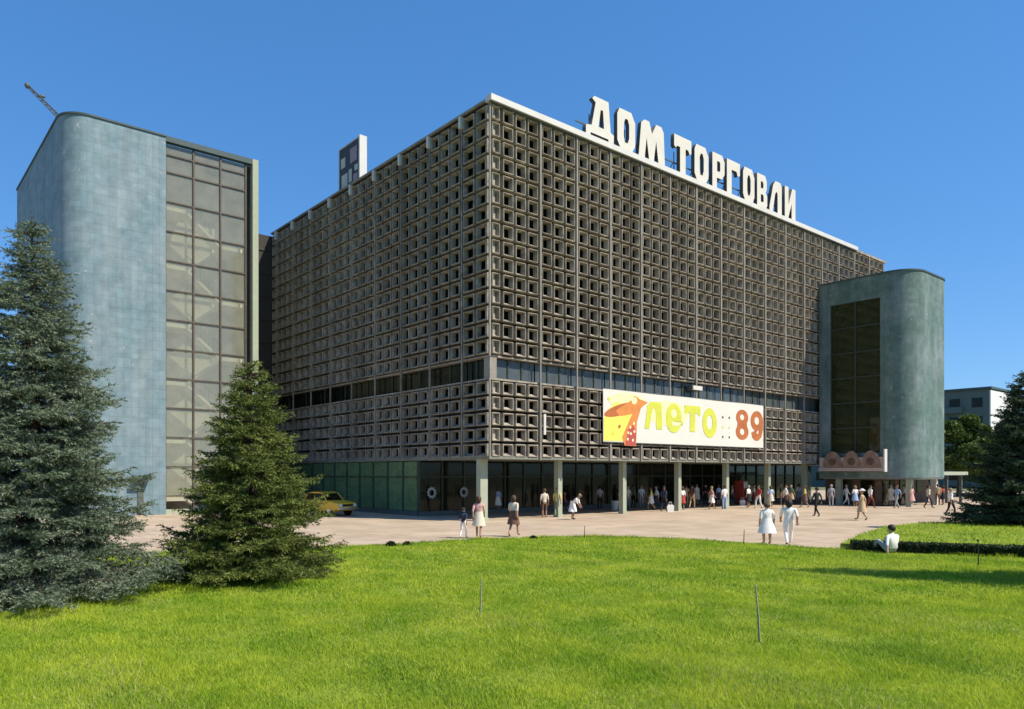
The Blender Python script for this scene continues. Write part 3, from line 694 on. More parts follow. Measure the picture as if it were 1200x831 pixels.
for i in range(nx_ + 1):
    iv.append([])
    for j in range(nz_ + 1):
        x = BWID * i / nx_; z = BH * j / nz_; iv[-1].append(len(b.v))
        b.v.append((x, .03 + sag(x, z) * 0.05, z + .012 * math.sin(x * .9) * (j / nz_)))
for i in range(nx_):
    for j in range(nz_): b.f.append((iv[i][j], iv[i + 1][j], iv[i + 1][j + 1], iv[i][j + 1])); b.m.append(0)
cl = b.build('cloth', M['bn_w'], bn)
sol = cl.modifiers.new('thick', 'SOLIDIFY'); sol.thickness = .02; sol.offset = -1
b = MB()
for z in (-.03, BH + .02): b.tube((0, .06, z), (BWID, .06, z), .03, n=6)
b.build('batten', M['steel'], bn)
def flat(poly, mk, y, name='print'):
    b = MB(); b.prism(poly, .0225 - y * .15, .0245 - y * .15, axis='y'); return b.build(name, M[mk], bn)
def ellp(cx, cz, rx, rz, rot=0, n=22):
    return [(cx + rx * math.cos(t) * math.cos(R(rot)) - rz * math.sin(t) * math.sin(R(rot)), cz + rx * math.cos(t) * math.sin(R(rot)) + rz * math.sin(t) * math.cos(R(rot))) for t in [2 * math.pi * k / n for k in range(n)]]
flat([(.03, .06), (1.9, .06), (2.6, .7), (2.9, 1.5), (2.5, 2.3), (1.2, 2.45), (.5, 2.0), (.03, 1.4)], 'bn_y', .012)
flat(ellp(2.3, 2.55, 1.8, .52, 0), 'bn_p', .008)
flat(ellp(1.75, 2.02, 1.72, .34, 14), 'bn_b', .022)
flat([(1.1, 1.9), (3.2, 2.9), (3.45, 2.75), (3.3, 2.2), (2.6, 1.75), (1.6, 1.6)], 'bn_o', .032)
flat([(2.9, 2.95), (3.5, 2.75), (4.3, 2.6), (3.6, 2.2), (3.2, 1.3), (3.15, .4), (3.1, -.22), (2.0, -.20), (1.75, .3), (2.2, 1.0), (2.7, 1.7)], 'bn_o', .042)
flat([(2.05, -.18), (3.05, -.2), (3.15, .7), (2.8, 1.1), (2.3, .8)], 'bn_r', .052)
for x, z in ((2.3, .2), (2.6, .55), (2.8, .15), (2.55, .95), (2.95, .7), (2.35, .6), (2.9, 1.2)): flat(ellp(x, z, .09, .09, 0, 10), 'bn_p', .062)
flat(ellp(2.95, 2.62, .28, .22, 20), 'bn_p', .062); flat(ellp(1.5, .95, .14, .1, 40), 'bn_b', .03); flat(ellp(.9, .5, .12, .1, 20), 'bn_g', .03)
flat(ellp(.5, 2.6, .12, .1), 'bn_g', .02); pass
def letter2(outer, holes, x, z, w, h, mk, y=.03):
    lo = letter(outer, holes, w, h, .004, 'letter', bn); lo.data.materials.clear(); lo.data.materials.append(M[mk])
    for p in lo.data.polygons: p.material_index = 0
    lo.location = (x, .015, z)
def circ(cx, cy, rx, ry, n=24): return [(cx + rx * math.cos(2 * math.pi * k / n), cy + ry * math.sin(2 * math.pi * k / n)) for k in range(n)]
XL = lambda px: t_front(px) - 8.95
flat(ellp(6.4, 2.0, 2.3, .8), 'bn_p', .001)
letter2([(.0, 0), (.28, 0), (.42, .55), (.5, .76), (.62, .76), (.66, .6), (.70, 0), (1.05, 0), (1.02, .92), (.90, 1), (.36, 1), (.18, .85), (.1, .4)], [], XL(753), .92, 1.75, 1.75, 'bn_g')
letter2(circ(.5, .5, .5, .5), [circ(.52, .66, .17, .15), [(.36, .40), (1.1, .40), (1.1, .30), (.75, .26), (.50, .22), (.40, .28)]], XL(778), .75, 1.75, 1.95, 'bn_g')
letter2(LET['T'][0], [], XL(800), .90, 1.85, 1.75, 'bn_g')
letter2(circ(.5, .5, .5, .5), [circ(.5, .52, .20, .24)], XL(821), .55, 1.75, 2.05, 'bn_g')
for px in (XL(845), XL(852.5)):
    for z in (.65, 1.35, 2.05): flat(ellp(px, z, .09, .09, 0, 12), 'bn_g' if z == 1.35 else 'frame_g', .02)
e8 = [(.5 + .5 * math.cos(R(a)) * .92, .27 + .27 * math.sin(R(a))) for a in range(140, 401, 20)] + [(.5 + .44 * math.cos(R(a)), .74 + .26 * math.sin(R(a))) for a in range(-40, 221, 20)]
letter2(e8, [circ(.5, .27, .17, .11, 14), circ(.5, .75, .16, .10, 14)], XL(859.5), .52, 1.85, 2.2, 'bn_b')
e9 = [(.5 + .5 * math.cos(R(a)), .66 + .34 * math.sin(R(a))) for a in range(0, 271, 18)] + [(.66, .36), (.60, .22), (.44, .24), (.36, .34), (.06, .26), (.14, .1), (.34, .0), (.62, .0), (.86, .12), (.98, .36)]
letter2(e9, [circ(.5, .67, .19, .14, 14)], XL(877.5), .52, 1.75, 2.2, 'bn_b')

# ------------------------------------------------------------------ conifers
def spruce_crown(h, rb, seed, nbr=(6, 5), droop=.22, spacing=.24, lat=.10, dens=1.0, z_low=.12, nl=.05, nw=.013, taper=.9, top_thin=1.0):
    r = np.random.default_rng(seed); tw = []  # twig segments p0,p1
    br = MB()
    z = z_low
    while z < h - .12:
        f = z / h; L0 = rb * (1 - f) ** taper + .08; nb = int(round(nbr[0] + nbr[1] * (1 - f))); a0 = r.uniform(0, 6.28)
        for k in range(nb):
            zmin = r.uniform(.08, .38); az = a0 + 6.283 * (k + r.uniform(-.3, .3)) / nb; L = L0 * r.uniform(.66, 1.18); zb = z + r.uniform(-.1, .1)
            d = np.array([math.cos(az), math.sin(az), 0.]); side = np.array([-d[1], d[0], 0.])
            rise = -.10 - droop * (1 - f) + r.uniform(-.06, .06) + .75 * max(0, f - .6); curl = .28 * L * r.uniform(.6, 1.2) * (1 - f * .5)
            def P(s): return np.array([0, 0, zb]) + d * (L * s) + np.array([0, 0, max(rise * L * s + curl * s * s * s, zmin - zb)])
            n = max(3, int(L / lat)); prev = P(0.08)
            for i in range(1, n + 1):
                s = .08 + .92 * i / n; p = P(s)
                if s > .22: tw.append((prev, p))
                br.tube(prev, p, .018 * (1.1 - s) + .004, .018 * (1.02 - s) + .004, 4, caps=False)
                if s > .2:
                    rem = L * (1 - s)
                    for sg_ in (-1, 1):
                        ll = min(.55 * rem + .13, .62) * r.uniform(.7, 1.15)
                        q = d * .72 + side * sg_ * .75 + np.array([0, 0, r.uniform(-.45, .22)]); q = q / np.linalg.norm(q)
                        e = p + q * ll; tw.append((p, e))
                        if ll > .26:
                            m = int(ll / .13)
                            for jj in range(1, m + 1):
                                b0 = p + q * ll * jj / (m + .6)
                                for s2 in (-1, 1):
                                    ql = .17 * r.uniform(.6, 1.15) * (1.15 - .5 * jj / m)
                                    qq = q * .75 + np.cross(q, [0, 0, 1]) * s2 * .7 + np.array([0, 0, r.uniform(-.5, .35)])
                                    tw.append((b0, b0 + qq / np.linalg.norm(qq) * ql))
                prev = p
        z += spacing * (1 - .45 * f) * r.uniform(.8, 1.2)
    # leader
    tw.append((np.array([0, 0, h - .5]), np.array([0, 0, h])))
    A = np.array([t[0] for t in tw]); B = np.array([t[1] for t in tw]); D = B - A; Ln = np.linalg.norm(D, axis=1)
    cnt = np.maximum(3, (Ln / .0105 * dens).astype(int)); idx = np.repeat(np.arange(len(A)), cnt); N = len(idx)
    t = r.random(N); base = A[idx] + D[idx] * t[:, None]; dn = D[idx] / Ln[idx][:, None]
    rv = r.normal(size=(N, 3)); rv[:, 2] = rv[:, 2] * .8 + .25; rv -= dn * (rv * dn).sum(1)[:, None]; rv /= np.linalg.norm(rv, axis=1)[:, None] + 1e-9
    nd = dn * .75 + rv * .8; nd /= np.linalg.norm(nd, axis=1)[:, None]
    sd = np.cross(nd, rv) ; sd += r.normal(size=(N, 3)) * .4; sd /= np.linalg.norm(sd, axis=1)[:, None] + 1e-9
    ln = nl * r.uniform(.7, 1.25, N)[:, None]; w = nw * r.uniform(.7, 1.3, N)[:, None]
    V = np.empty((N, 3, 3)); V[:, 0] = base - sd * w * .5; V[:, 1] = base + sd * w * .5; V[:, 2] = base + nd * ln
    return V.reshape(-1, 3), br
M['bark'] = mat('spruce_bark', (0.09, 0.06, 0.04), 0.95, var=0.3, scale=8, bump=.5)
M['needle_blue'] = leaf_mat('blue_spruce_needles', (0.08, 0.115, 0.06), (0.225, 0.265, 0.18), 1.6, .15)
M['needle_green'] = leaf_mat('green_spruce_needles', (0.07, 0.10, 0.018), (0.19, 0.22, 0.05), 1.8, .15)
M['needle_dark'] = leaf_mat('dark_spruce_needles', (0.040, 0.066, 0.03), (0.085, 0.12, 0.06), 1.2, .15)
def spruce(loc, h, rb, seed, mk, label, **kw):
    t = thing('spruce_tree', label, 'tree', loc, 0, 'spruces around the lawn')
    b = MB(); b.path([(0, 0, -.1), (.02, 0, h * .4), (-.01, .02, h * .8), (0, 0, h - .1)], [.11 * h / 6, .08 * h / 6, .035, .012], 8); b.build('trunk', M['bark'], t, smooth=60)
    V, br = spruce_crown(h, rb, seed, **kw)
    br.build('branches', M['bark'], t)
    link('crown', np_mesh('crown', V, 3, [M[mk]]), t)
    return t
def lz(x, y): return float(lawn_z(x, y))
spruce((-7.75, 13.9, lz(-7.7, 13.9)), 7.35, 2.65, 11, 'needle_blue', 'tall blue spruce standing in front of the rounded tiled tower', spacing=.27, taper=.92, dens=.60, z_low=.3, nl=.068, nw=.024, nbr=(6, 5), droop=.28)
spruce((-4.2, 16.4, lz(-4.2, 16.4)), 4.9, 2.08, 23, 'needle_green', 'smaller full green spruce in front of the tall gridded glass wall', spacing=.19, taper=.80, dens=.5, nl=.07, nw=.026, nbr=(6, 3.6))
spruce((26.4, 32.4, .30), 6.9, 2.9, 31, 'needle_dark', 'dark green spruce on the raised grass island beside the hedge', spacing=.24, lat=.14, dens=.32, nl=.11, nw=.045, taper=.75)
spruce((15.5, 14.9, lz(15.5, 14.9)), 9.0, 2.2, 47, 'needle_green', 'tall spruce standing on the lawn and casting a long shadow across the grass', spacing=.36, lat=.16, dens=.25, nl=.09, nw=.04)

# broadleaf trees behind
M['leaf'] = leaf_mat('broad_leaf', (0.045, 0.085, 0.015), (0.11, 0.17, 0.035), .6, .3)
M['leaf_d'] = leaf_mat('dark_broad_leaf', (0.03, 0.06, 0.015), (0.07, 0.11, 0.03), .6, .3)
def broadleaf(loc, h, rx, seed, mk, label, n=26000, ls=.22):
    r = np.random.default_rng(seed); t = thing('broadleaf_tree', label, 'tree', loc, 0, 'trees behind the store')
    b = MB(); b.path([(0, 0, -.1), (.1, 0, h * .25), (0, .1, h * .5), (0, 0, h * .8)], [.03 * h, .022 * h, .014 * h, .004 * h], 8)
    C = []
    for k in range(26):
        a = r.uniform(0, 6.28); q = r.uniform(0, 1) ** .6; zz = r.uniform(.28, .95); wd = rx * math.sin(math.pi * min(1, max(0.05, (zz - .15) / .9))) ** .7
        p = np.array([math.cos(a) * q * wd, math.sin(a) * q * wd, zz * h]); C.append((p, r.uniform(.25, .45) * rx))
        b.tube((0, 0, zz * h * .7), tuple(p), .008 * h, .002 * h, 5, caps=False)
    b.build('trunk', M['bark'], t)
    ci_ = r.integers(0, len(C), n); cen = np.array([c[0] for c in C])[ci_]; rad = np.array([c[1] for c in C])[ci_]
    dv = r.normal(size=(n, 3)); dv /= np.linalg.norm(dv, axis=1)[:, None]; p = cen + dv * (rad * r.random(n) ** .4)[:, None] * np.array([1, 1, .75])
    a1 = r.normal(size=(n, 3)); a1 /= np.linalg.norm(a1, axis=1)[:, None]; a2 = np.cross(a1, r.normal(size=(n, 3))); a2 /= np.linalg.norm(a2, axis=1)[:, None]
    s_ = ls * r.uniform(.6, 1.2, n)[:, None]
    V = np.empty((n, 4, 3)); V[:, 0] = p - a1 * s_; V[:, 1] = p + a2 * s_ * .5; V[:, 2] = p + a1 * s_; V[:, 3] = p - a2 * s_ * .5
    link('crown', np_mesh('crown', V.reshape(-1, 3), 4, [M[mk]]), t); return t
broadleaf((57.5, 80, 0), 8.8, 3.6, 5, 'leaf', 'bright green broadleaf tree between the canopy and the far apartment block')
broadleaf((65, 84, 0), 8.5, 4.2, 6, 'leaf', 'rounded green broadleaf tree behind the island spruce')
broadleaf((73, 88, 0), 9, 4.5, 8, 'leaf_d', 'dark broadleaf tree standing far right of the apartment block')
broadleaf((-50, 82, 0), 10, 5, 9, 'leaf_d', 'dark broadleaf tree far behind the blue spruce')
broadleaf((-60, 84, 0), 11, 5, 10, 'leaf', 'green broadleaf tree far beyond the tall tiled tower')

# ------------------------------------------------------------------ far apartment block
PB = Vector((91.4, 120, 0))
ab = thing('apartment_block', 'distant apartment block, shaded front painted grey-green and sunlit end painted white, beyond the right tower', 'building', PB, TH)
M['abw'] = mat('block_panel_shaded', (0.12, 0.155, 0.14), 0.9, var=.12, scale=.4); M['abe'] = mat('block_end_sunlit', (0.72, 0.71, 0.67), 0.9, var=.05, scale=.3)  # front darkened for its shade, end wall whitened for the sun on it
b = MB(); b.box(0, 11, .02, 46, 0, 16.5); b.build('wall', M['abw'], ab)
b = MB(); b.box(-.05, 11.1, -.15, .018, 0, 16.3); b.build('end_wall', M['abe'], ab)
b = MB(); b.box(-.3, 11.3, -.3, 46.3, 16.502, 16.9); b.build('roof', M['coping'], ab)
wm = MB(); wm.box(-.07, -.003, 0, 1.5, 0, 1.6); wme = wm.mesh('window', [M['dark_glass']])
bm_ = MB(); bm_.box(-1.0, -.003, 0, 2.8, 0, 1.0); bme = bm_.mesh('balcony', [M['abw']])
for i in range(14):
    for j in range(5):
        link('window', wme, ab, (0, 1.0 + i * 3.2, 1.2 + j * 3.1))
        if i % 3 == 1: link('balcony', bme, ab, (0, .4 + i * 3.2 + .05, .5 + j * 3.1 - .15))

# ------------------------------------------------------------------ hedge on the island
M['hedge'] = leaf_mat('hedge_leaf', (0.018, 0.035, 0.012), (0.04, 0.065, 0.02), 3, .2)
hd = [(13.3, 23.3), (15.2, 22.45), (17.4, 21.45), (20.5, 20.2), (24, 18.75)]
hroot = thing('clipped_hedge', 'low dark clipped hedge along the edge of the grass island', 'hedge', (13.3, 23.3, 0))
core = MB(); LV = []
for (x0, y0), (x1, y1) in zip(hd[:-1], hd[1:]):
    d = Vector((x1 - x0, y1 - y0, 0)); L = d.length; d.normalize(); s_ = Vector((-d.y, d.x, 0))
    q = [Vector((x0 - 13.3, y0 - 23.3, 0)) + s_ * w for w in (-.22, .22)]; e = [Vector((x1 - 13.3, y1 - 23.3, 0)) + s_ * w for w in (-.22, .22)]
    core.prism([(q[0].x, q[0].y), (e[0].x, e[0].y), (e[1].x, e[1].y), (q[1].x, q[1].y)], 0, .32)
    n = int(L * 2600); a = rng.random(n) * L; w = rng.uniform(-.28, .28, n); z = rng.uniform(.05, .42, n)
    k = rng.integers(0, 3, n); w = np.where(k == 0, rng.uniform(-.3, -.2, n), np.where(k == 1, rng.uniform(.2, .3, n), w)); z = np.where(k == 2, rng.uniform(.30, .45, n), z)
    P = np.array([x0 - 13.3, y0 - 23.3, 0]) + a[:, None] * np.array(d) + w[:, None] * np.array(s_); P[:, 2] = z
    a1 = rng.normal(size=(n, 3)); a1 /= np.linalg.norm(a1, axis=1)[:, None]; a2 = np.cross(a1, rng.normal(size=(n, 3))); a2 /= np.linalg.norm(a2, axis=1)[:, None]
    s3 = rng.uniform(.025, .05, n)[:, None]; V = np.empty((n, 4, 3)); V[:, 0] = P - a1 * s3; V[:, 1] = P + a2 * s3 * .6; V[:, 2] = P + a1 * s3; V[:, 3] = P - a2 * s3 * .6; LV.append(V.reshape(-1, 3))
core.build('stems', M['bark'], hroot); link('foliage', np_mesh('foliage', np.concatenate(LV), 4, [M['hedge']]), hroot)

# ------------------------------------------------------------------ grass
M['grass'] = leaf_mat('grass_blade', (0.24, 0.385, 0.018), (0.49, 0.57, 0.045), .7, .45, .6)
M['straw'] = leaf_mat('dry_grass_blade', (0.40, 0.36, 0.12), (0.55, 0.50, 0.20), 3, .35, .7)
M['clover'] = leaf_mat('clover_leaf', (0.12, 0.24, 0.02), (0.20, 0.33, 0.03), 2, .3, .6)
def grass(name, pts, zf, hgt, wid, seed):
    r = np.random.default_rng(seed); n = len(pts); x, y = pts[:, 0], pts[:, 1]
    cl = .65 + .6 * (np.sin(x * 2.3 + np.sin(y * 1.9) * 1.5) * np.sin(y * 2.7 + np.sin(x * 1.3)) + 1) / 2
    h = hgt * cl * r.uniform(.55, 1.25, n); a = r.uniform(0, 6.283, n); ln = r.normal(0, .6, (n, 2)) * h[:, None]; w = wid * r.uniform(.7, 1.3, n)
    z = zf(x, y); V = np.empty((n, 3, 3))
    V[:, 0] = np.stack([x - np.cos(a) * w / 2, y - np.sin(a) * w / 2, z - .01], 1); V[:, 1] = np.stack([x + np.cos(a) * w / 2, y + np.sin(a) * w / 2, z - .01], 1)
    V[:, 2] = np.stack([x + ln[:, 0], y + ln[:, 1], z + h], 1); return V.reshape(-1, 3)
parts = []
for y0, y1, dens, w_, h_ in ((5.5, 10, 3300, .012, .06), (10, 14, 1900, .015, .06), (14, 20, 950, .022, .06), (20, 29, 520, .030, .065)):
    xl, xr = -.66 * y1 - 1, .86 * y1 + 1; n = int((xr - xl) * (y1 - y0) * dens)
    p = np.stack([rng.uniform(xl, xr, n), rng.uniform(y0, y1, n)], 1)
    k = (p[:, 0] > -.66 * p[:, 1] - 1) & (p[:, 0] < .86 * p[:, 1] + 1) & (p[:, 1] < y_edge(p[:, 0]) - .10); p = p[k]
    parts.append(grass('g', p, lawn_z, h_, w_, int(y0)))
# island turf
n = 60000; p = np.stack([rng.uniform(13, 42, n), rng.uniform(17, 36, n)], 1)
def inside(p, poly):
    x, y = p[:, 0], p[:, 1]; c = np.zeros(len(p), bool)
    for (xa, ya), (xb, yb) in zip(poly, poly[1:] + poly[:1]):
        c ^= ((ya > y) != (yb > y)) & (x < (xb - xa) * (y - ya) / (yb - ya + 1e-12) + xa)
    return c
p = p[inside(p, isl)]; parts.append(grass('g', p, lambda x, y: np.full_like(x, .30), .10, .034, 99))
# seed stalks standing above the turf
n = 5200; yy = 7 + 19 * rng.random(n) ** 1.4; p = np.stack([rng.uniform(-.66, .86, n) * yy, yy], 1)
p = p[(p[:, 1] < y_edge(p[:, 0]) - .05)]; parts.append(grass('g', p, lawn_z, .19, .008, 77))
# ragged longer fringe along the kerb
n = 9000; fx = rng.uniform(-14, 17, n); p = np.stack([fx, y_edge(fx) - .14 + np.abs(rng.normal(0, .10, n)) * np.where(np.sin(fx * 3.1) + np.sin(fx * 7.7) > .2, 1, .25)], 1)
parts.append(grass('g', p, lawn_z, .12, .03, 78))
GV = np.concatenate(parts); gc = GV.reshape(-1, 3, 3)[:, 0]; gx_, gy_ = gc[:, 0], gc[:, 1]
pat = np.sin(gx_ * .9 + 1.7 * np.sin(gy_ * .6)) + np.sin(gy_ * 1.15 + 1.3 * np.sin(gx_ * .75 + 2)) + .8 * np.sin(gx_ * 2.6 + gy_ * 2.1)
rr_ = rng.random(len(gc)); mi_ = np.zeros(len(gc), int)
mi_[rr_ < np.clip(.04 + .07 * (pat - .6), .015, .20)] = 1; mi_[(rr_ > 1 - np.clip(.10 - .16 * (pat + .5), .03, .45))] = 2
go = link('grass', np_mesh('grass', GV, 3, [M['grass'], M['straw'], M['clover']], mi_)); tag(go, 'bright green short grass covering the lawn and the island', 'grass', kind='stuff')

# ------------------------------------------------------------------ people
SKIN = [mat('skin_light', (0.48, 0.29, 0.20), .6, var=.05), mat('skin_tan', (0.36, 0.20, 0.13), .6, var=.05)]
HAIR = {k: mat('hair_' + k, c, .6, var=.25, scale=20) for k, c in (('dark', (.025, .018, .013)), ('brown', (.08, .045, .025)), ('fair', (.28, .19, .10)), ('grey', (.3, .29, .27)))}
CL = {k: mat('cloth_' + k, c, .9, var=.08, scale=6) for k, c in dict(white=(.84, .80, .73), cream=(.68, .60, .46), yellow=(.70, .56, .14), pink=(.60, .34, .30), navy=(.035, .04, .07), black=(.022, .022, .024), brown=(.15, .085, .055), beige=(.50, .37, .22), grey=(.36, .36, .36), red=(.36, .05, .04), blue=(.30, .42, .60), maroon=(.20, .05, .045), green=(.16, .22, .13), lightblue=(.55, .65, .75)).items()}
SHOE = mat('shoe_leather', (.05, .035, .025), .6); EYE = mat('eye_dark', (.02, .015, .012), .3); LIP = mat('lip', (.35, .12, .10), .5)

def body_mesh(name, J, hip=1.0):
    """J: joint dict -> one skinned body; face groups: 0 skin, 1 top, 2 lower body, 3 shoes, 4 eyes, 5 lips, 6 thigh, 7 forearm"""
    V, E, Rd, seg = [], [], [], []
    def add(p, r, par=None, grp=None):
        V.append(tuple(p)); Rd.append(r); i = len(V) - 1
        if par is not None: E.append((par, i)); seg.append((Vector(V[par]), Vector(p), grp, (Rd[par] + r) / 2))
        return i
    pel = add(J['pelvis'], .125)
    wa = add(J['waist'], .115, pel, 1); ch = add(J['chest'], .135, wa, 1); nb = add(J['neck'], .06, ch, 1)
    h1 = add(J['head0'], .062, nb, 0); h2 = add(J['head1'], .092, h1, 0); h3 = add(J['head2'], .096, h2, 0); h4 = add(J['head3'], .062, h3, 0)
    for s in 'lr':
        hp = add(J['hip' + s], .098, pel, 2); kn = add(J['knee' + s], .062, hp, 6); an = add(J['ank' + s], .042, kn, 8); to = add(J['toe' + s], .034, an, 3)
        sh = add(J['sho' + s], .068, ch, 1); el = add(J['elb' + s], .046, sh, 1); wr = add(J['wri' + s], .031, el, 7); hd_ = add(J['hand' + s], .032, wr, 0)
    me = bpy.data.meshes.new(name); me.from_pydata(V, E, []); o = bpy.data.objects.new('tmp', me); COL.objects.link(o)
    md = o.modifiers.new('skin', 'SKIN'); md.use_smooth_shade = True; md.branch_smoothing = .5
    for i, sv in enumerate(me.skin_vertices[0].data): sv.radius = (Rd[i], Rd[i]); sv.use_root = (i == 0)
    for i in (pel, wa, ch): me.skin_vertices[0].data[i].radius = (Rd[i] * 1.18, Rd[i] * .82)
    sd = o.modifiers.new('sub', 'SUBSURF'); sd.levels = 1; sd.render_levels = 1
    dg = bpy.context.evaluated_depsgraph_get(); ev = bpy.data.meshes.new_from_object(o.evaluated_get(dg)); bpy.data.objects.remove(o)
    ev.name = name; ev.materials.clear()
    grp = []
    for p in ev.polygons:
        c = p.center; best = (1e9, 1)
        for a, b_, g_, r_ in seg:
            d = b_ - a; t = max(0, min(1, (c - a).dot(d) / max(d.length_squared, 1e-9))); ds = (c - (a + d * t)).length - r_
            if ds < best[0]: best = (ds, g_)
        grp.append(best[1])
    bm = bmesh.new(); bm.from_mesh(ev); bm.faces.ensure_lookup_table()
    for f, q in zip(bm.faces, grp): f.material_index = q
    # hands: four fingers and a thumb; face: nose, eyes, mouth
    ex = MB()
    for s, sx in (('l', -1), ('r', 1)):
        w_, h_ = Vector(J['wri' + s]), Vector(J['hand' + s]); d = (h_ - w_).normalized(); a = d.cross(Vector((0, 1, 0))); a = a.normalized() if a.length > .1 else Vector((1, 0, 0)); n_ = d.cross(a)
        for k, ln in enumerate((.062, .072, .068, .052)):
            o_ = h_ + a * (k - 1.5) * .018 + d * .012; m_ = o_ + d * ln * .6 + n_ * .006; ex.tube(o_, m_, .0095, .0085, 5, 0); ex.tube(m_, m_ + d * ln * .42 + n_ * .022, .0085, .006, 5, 0)
        t0 = w_ + (h_ - w_) * .55 - a * .026; ex.tube(t0, t0 + d * .035 - a * .026, .011, .010, 5, 0); ex.tube(t0 + d * .035 - a * .026, t0 + d * .07 - a * .03, .010, .007, 5, 0)
    h1v, h2v = Vector(J['head1']), Vector(J['head2']); fw = J.get('face', Vector((0, -1, 0))); sd_ = fw.cross(Vector((0, 0, 1))).normalized(); mid = (h1v + h2v) / 2
    ex.tube(mid + fw * .075 + Vector((0, 0, .015)), mid + fw * .118 - Vector((0, 0, .022)), .009, .017, 5, 0)
    for q in (-1, 1):
        c = mid + fw * .088 + sd_ * q * .034 + Vector((0, 0, .018)); ex.ell(c, (.011, .008, .008), 6, 4, 4)
        c = mid + sd_ * q * .094 - Vector((0, 0, .005)); ex.ell(c, (.014, .02, .032), 6, 4, 0)
    ex.ell(mid + fw * .088 - Vector((0, 0, .058)), (.024, .010, .008), 6, 4, 5)
    xm = ex.mesh('x', []); 
    t = bmesh.new(); t.from_mesh(xm); off = {v: bm.verts.new(v.co) for v in t.verts}
    for f in t.faces:
        try: nf = bm.faces.new([off[v] for v in f.verts]); nf.material_index = f.material_index; nf.smooth = True
        except ValueError: pass
    t.free(); bpy.data.meshes.remove(xm)
    bm.to_mesh(ev); bm.free()
    for k in range(9): ev.materials.append(SKIN[0])
    ev.shade_smooth(); return ev

def pose(kind):
    J = dict(pelvis=(0, 0, .96), waist=(0, 0, 1.10), chest=(0, .01, 1.30), neck=(0, .01, 1.455), head0=(0, 0, 1.50), head1=(0, -.01, 1.575), head2=(0, -.005, 1.655), head3=(0, 0, 1.70))
    for s, x in (('l', -1), ('r', 1)):
        J['hip' + s] = (.10 * x, 0, .90); J['knee' + s] = (.105 * x, -.015, .50); J['ank' + s] = (.10 * x, .02, .085); J['toe' + s] = (.115 * x, -.15, .035)
        J['sho' + s] = (.175 * x, .01, 1.40); J['elb' + s] = (.225 * x, .03, 1.12); J['wri' + s] = (.235 * x, -.03, .88); J['hand' + s] = (.23 * x, -.05, .80)
    if kind in ('walk', 'walk_b'):
        f = 1 if kind == 'walk' else -1; a, b_ = ('l', 'r') if f > 0 else ('r', 'l')
        x = -1 if a == 'l' else 1
        J['knee' + a] = (.10 * x, -.17, .52); J['ank' + a] = (.095 * x, -.22, .10); J['toe' + a] = (.10 * x, -.39, .07)
        J['knee' + b_] = (-.10 * x, .04, .50); J['ank' + b_] = (-.095 * x, .28, .13); J['toe' + b_] = (-.10 * x, .16, .035)
        J['elb' + a] = (.22 * x, .13, 1.14); J['wri' + a] = (.22 * x, .14, .90); J['hand' + a] = (.22 * x, .12, .82)
        J['elb' + b_] = (-.22 * x, -.05, 1.13); J['wri' + b_] = (-.20 * x, -.20, .95); J['hand' + b_] = (-.19 * x, -.26, .89)
    if kind == 'hold':
        J['elbr'] = (.235, .0, 1.12); J['wrir'] = (.14, -.20, 1.10); J['handr'] = (.08, -.25, 1.12)
        J['anklel'] = J['ankl']; J['kneel'] = (-.13, -.05, .50); J['ankl'] = (-.14, .0, .085); J['toel'] = (-.18, -.16, .035)
    if kind == 'bend':
        J.update(waist=(0, -.06, 1.08), chest=(0, -.22, 1.22), neck=(0, -.33, 1.31), head0=(0, -.37, 1.34), head1=(0, -.43, 1.38), head2=(0, -.47, 1.45), head3=(0, -.48, 1.50))
        for s, x in (('l', -1), ('r', 1)):
            J['sho' + s] = (.17 * x, -.28, 1.26); J['elb' + s] = (.20 * x, -.34, 1.0); J['wri' + s] = (.16 * x, -.46, .82); J['hand' + s] = (.14 * x, -.50, .75)
            J['knee' + s] = (.10 * x, -.06, .50)
    if kind == 'sit':
        dz = -.84
        for k in list(J): J[k] = (J[k][0], J[k][1], J[k][2] + dz)
        for k, (y, z) in dict(waist=(.03, .27), chest=(.02, .47), neck=(-.02, .62), head0=(-.04, .665), head1=(-.06, .74), head2=(-.06, .82), head3=(-.05, .865)).items(): J[k] = (0, y, z)
        for s, x in (('l', -1), ('r', 1)):
            J['hip' + s] = (.11 * x, -.05, .10); J['knee' + s] = (.17 * x, -.40, .42); J['ank' + s] = (.13 * x, -.66, .08); J['toe' + s] = (.14 * x, -.82, .05)
            J['sho' + s] = (.175 * x, .0, .565)
        J['elbl'] = (-.25, -.15, .38); J['wril'] = (-.18, -.36, .44); J['handl'] = (-.16, -.43, .45)
        J['elbr'] = (.30, .12, .32); J['wrir'] = (.36, .20, .09); J['handr'] = (.37, .21, .04)
    return J
POSE = {k: pose(k) for k in ('stand', 'walk', 'walk_b', 'hold', 'bend', 'sit')}
BODY = {k: body_mesh('body_' + k, J) for k, J in POSE.items()}
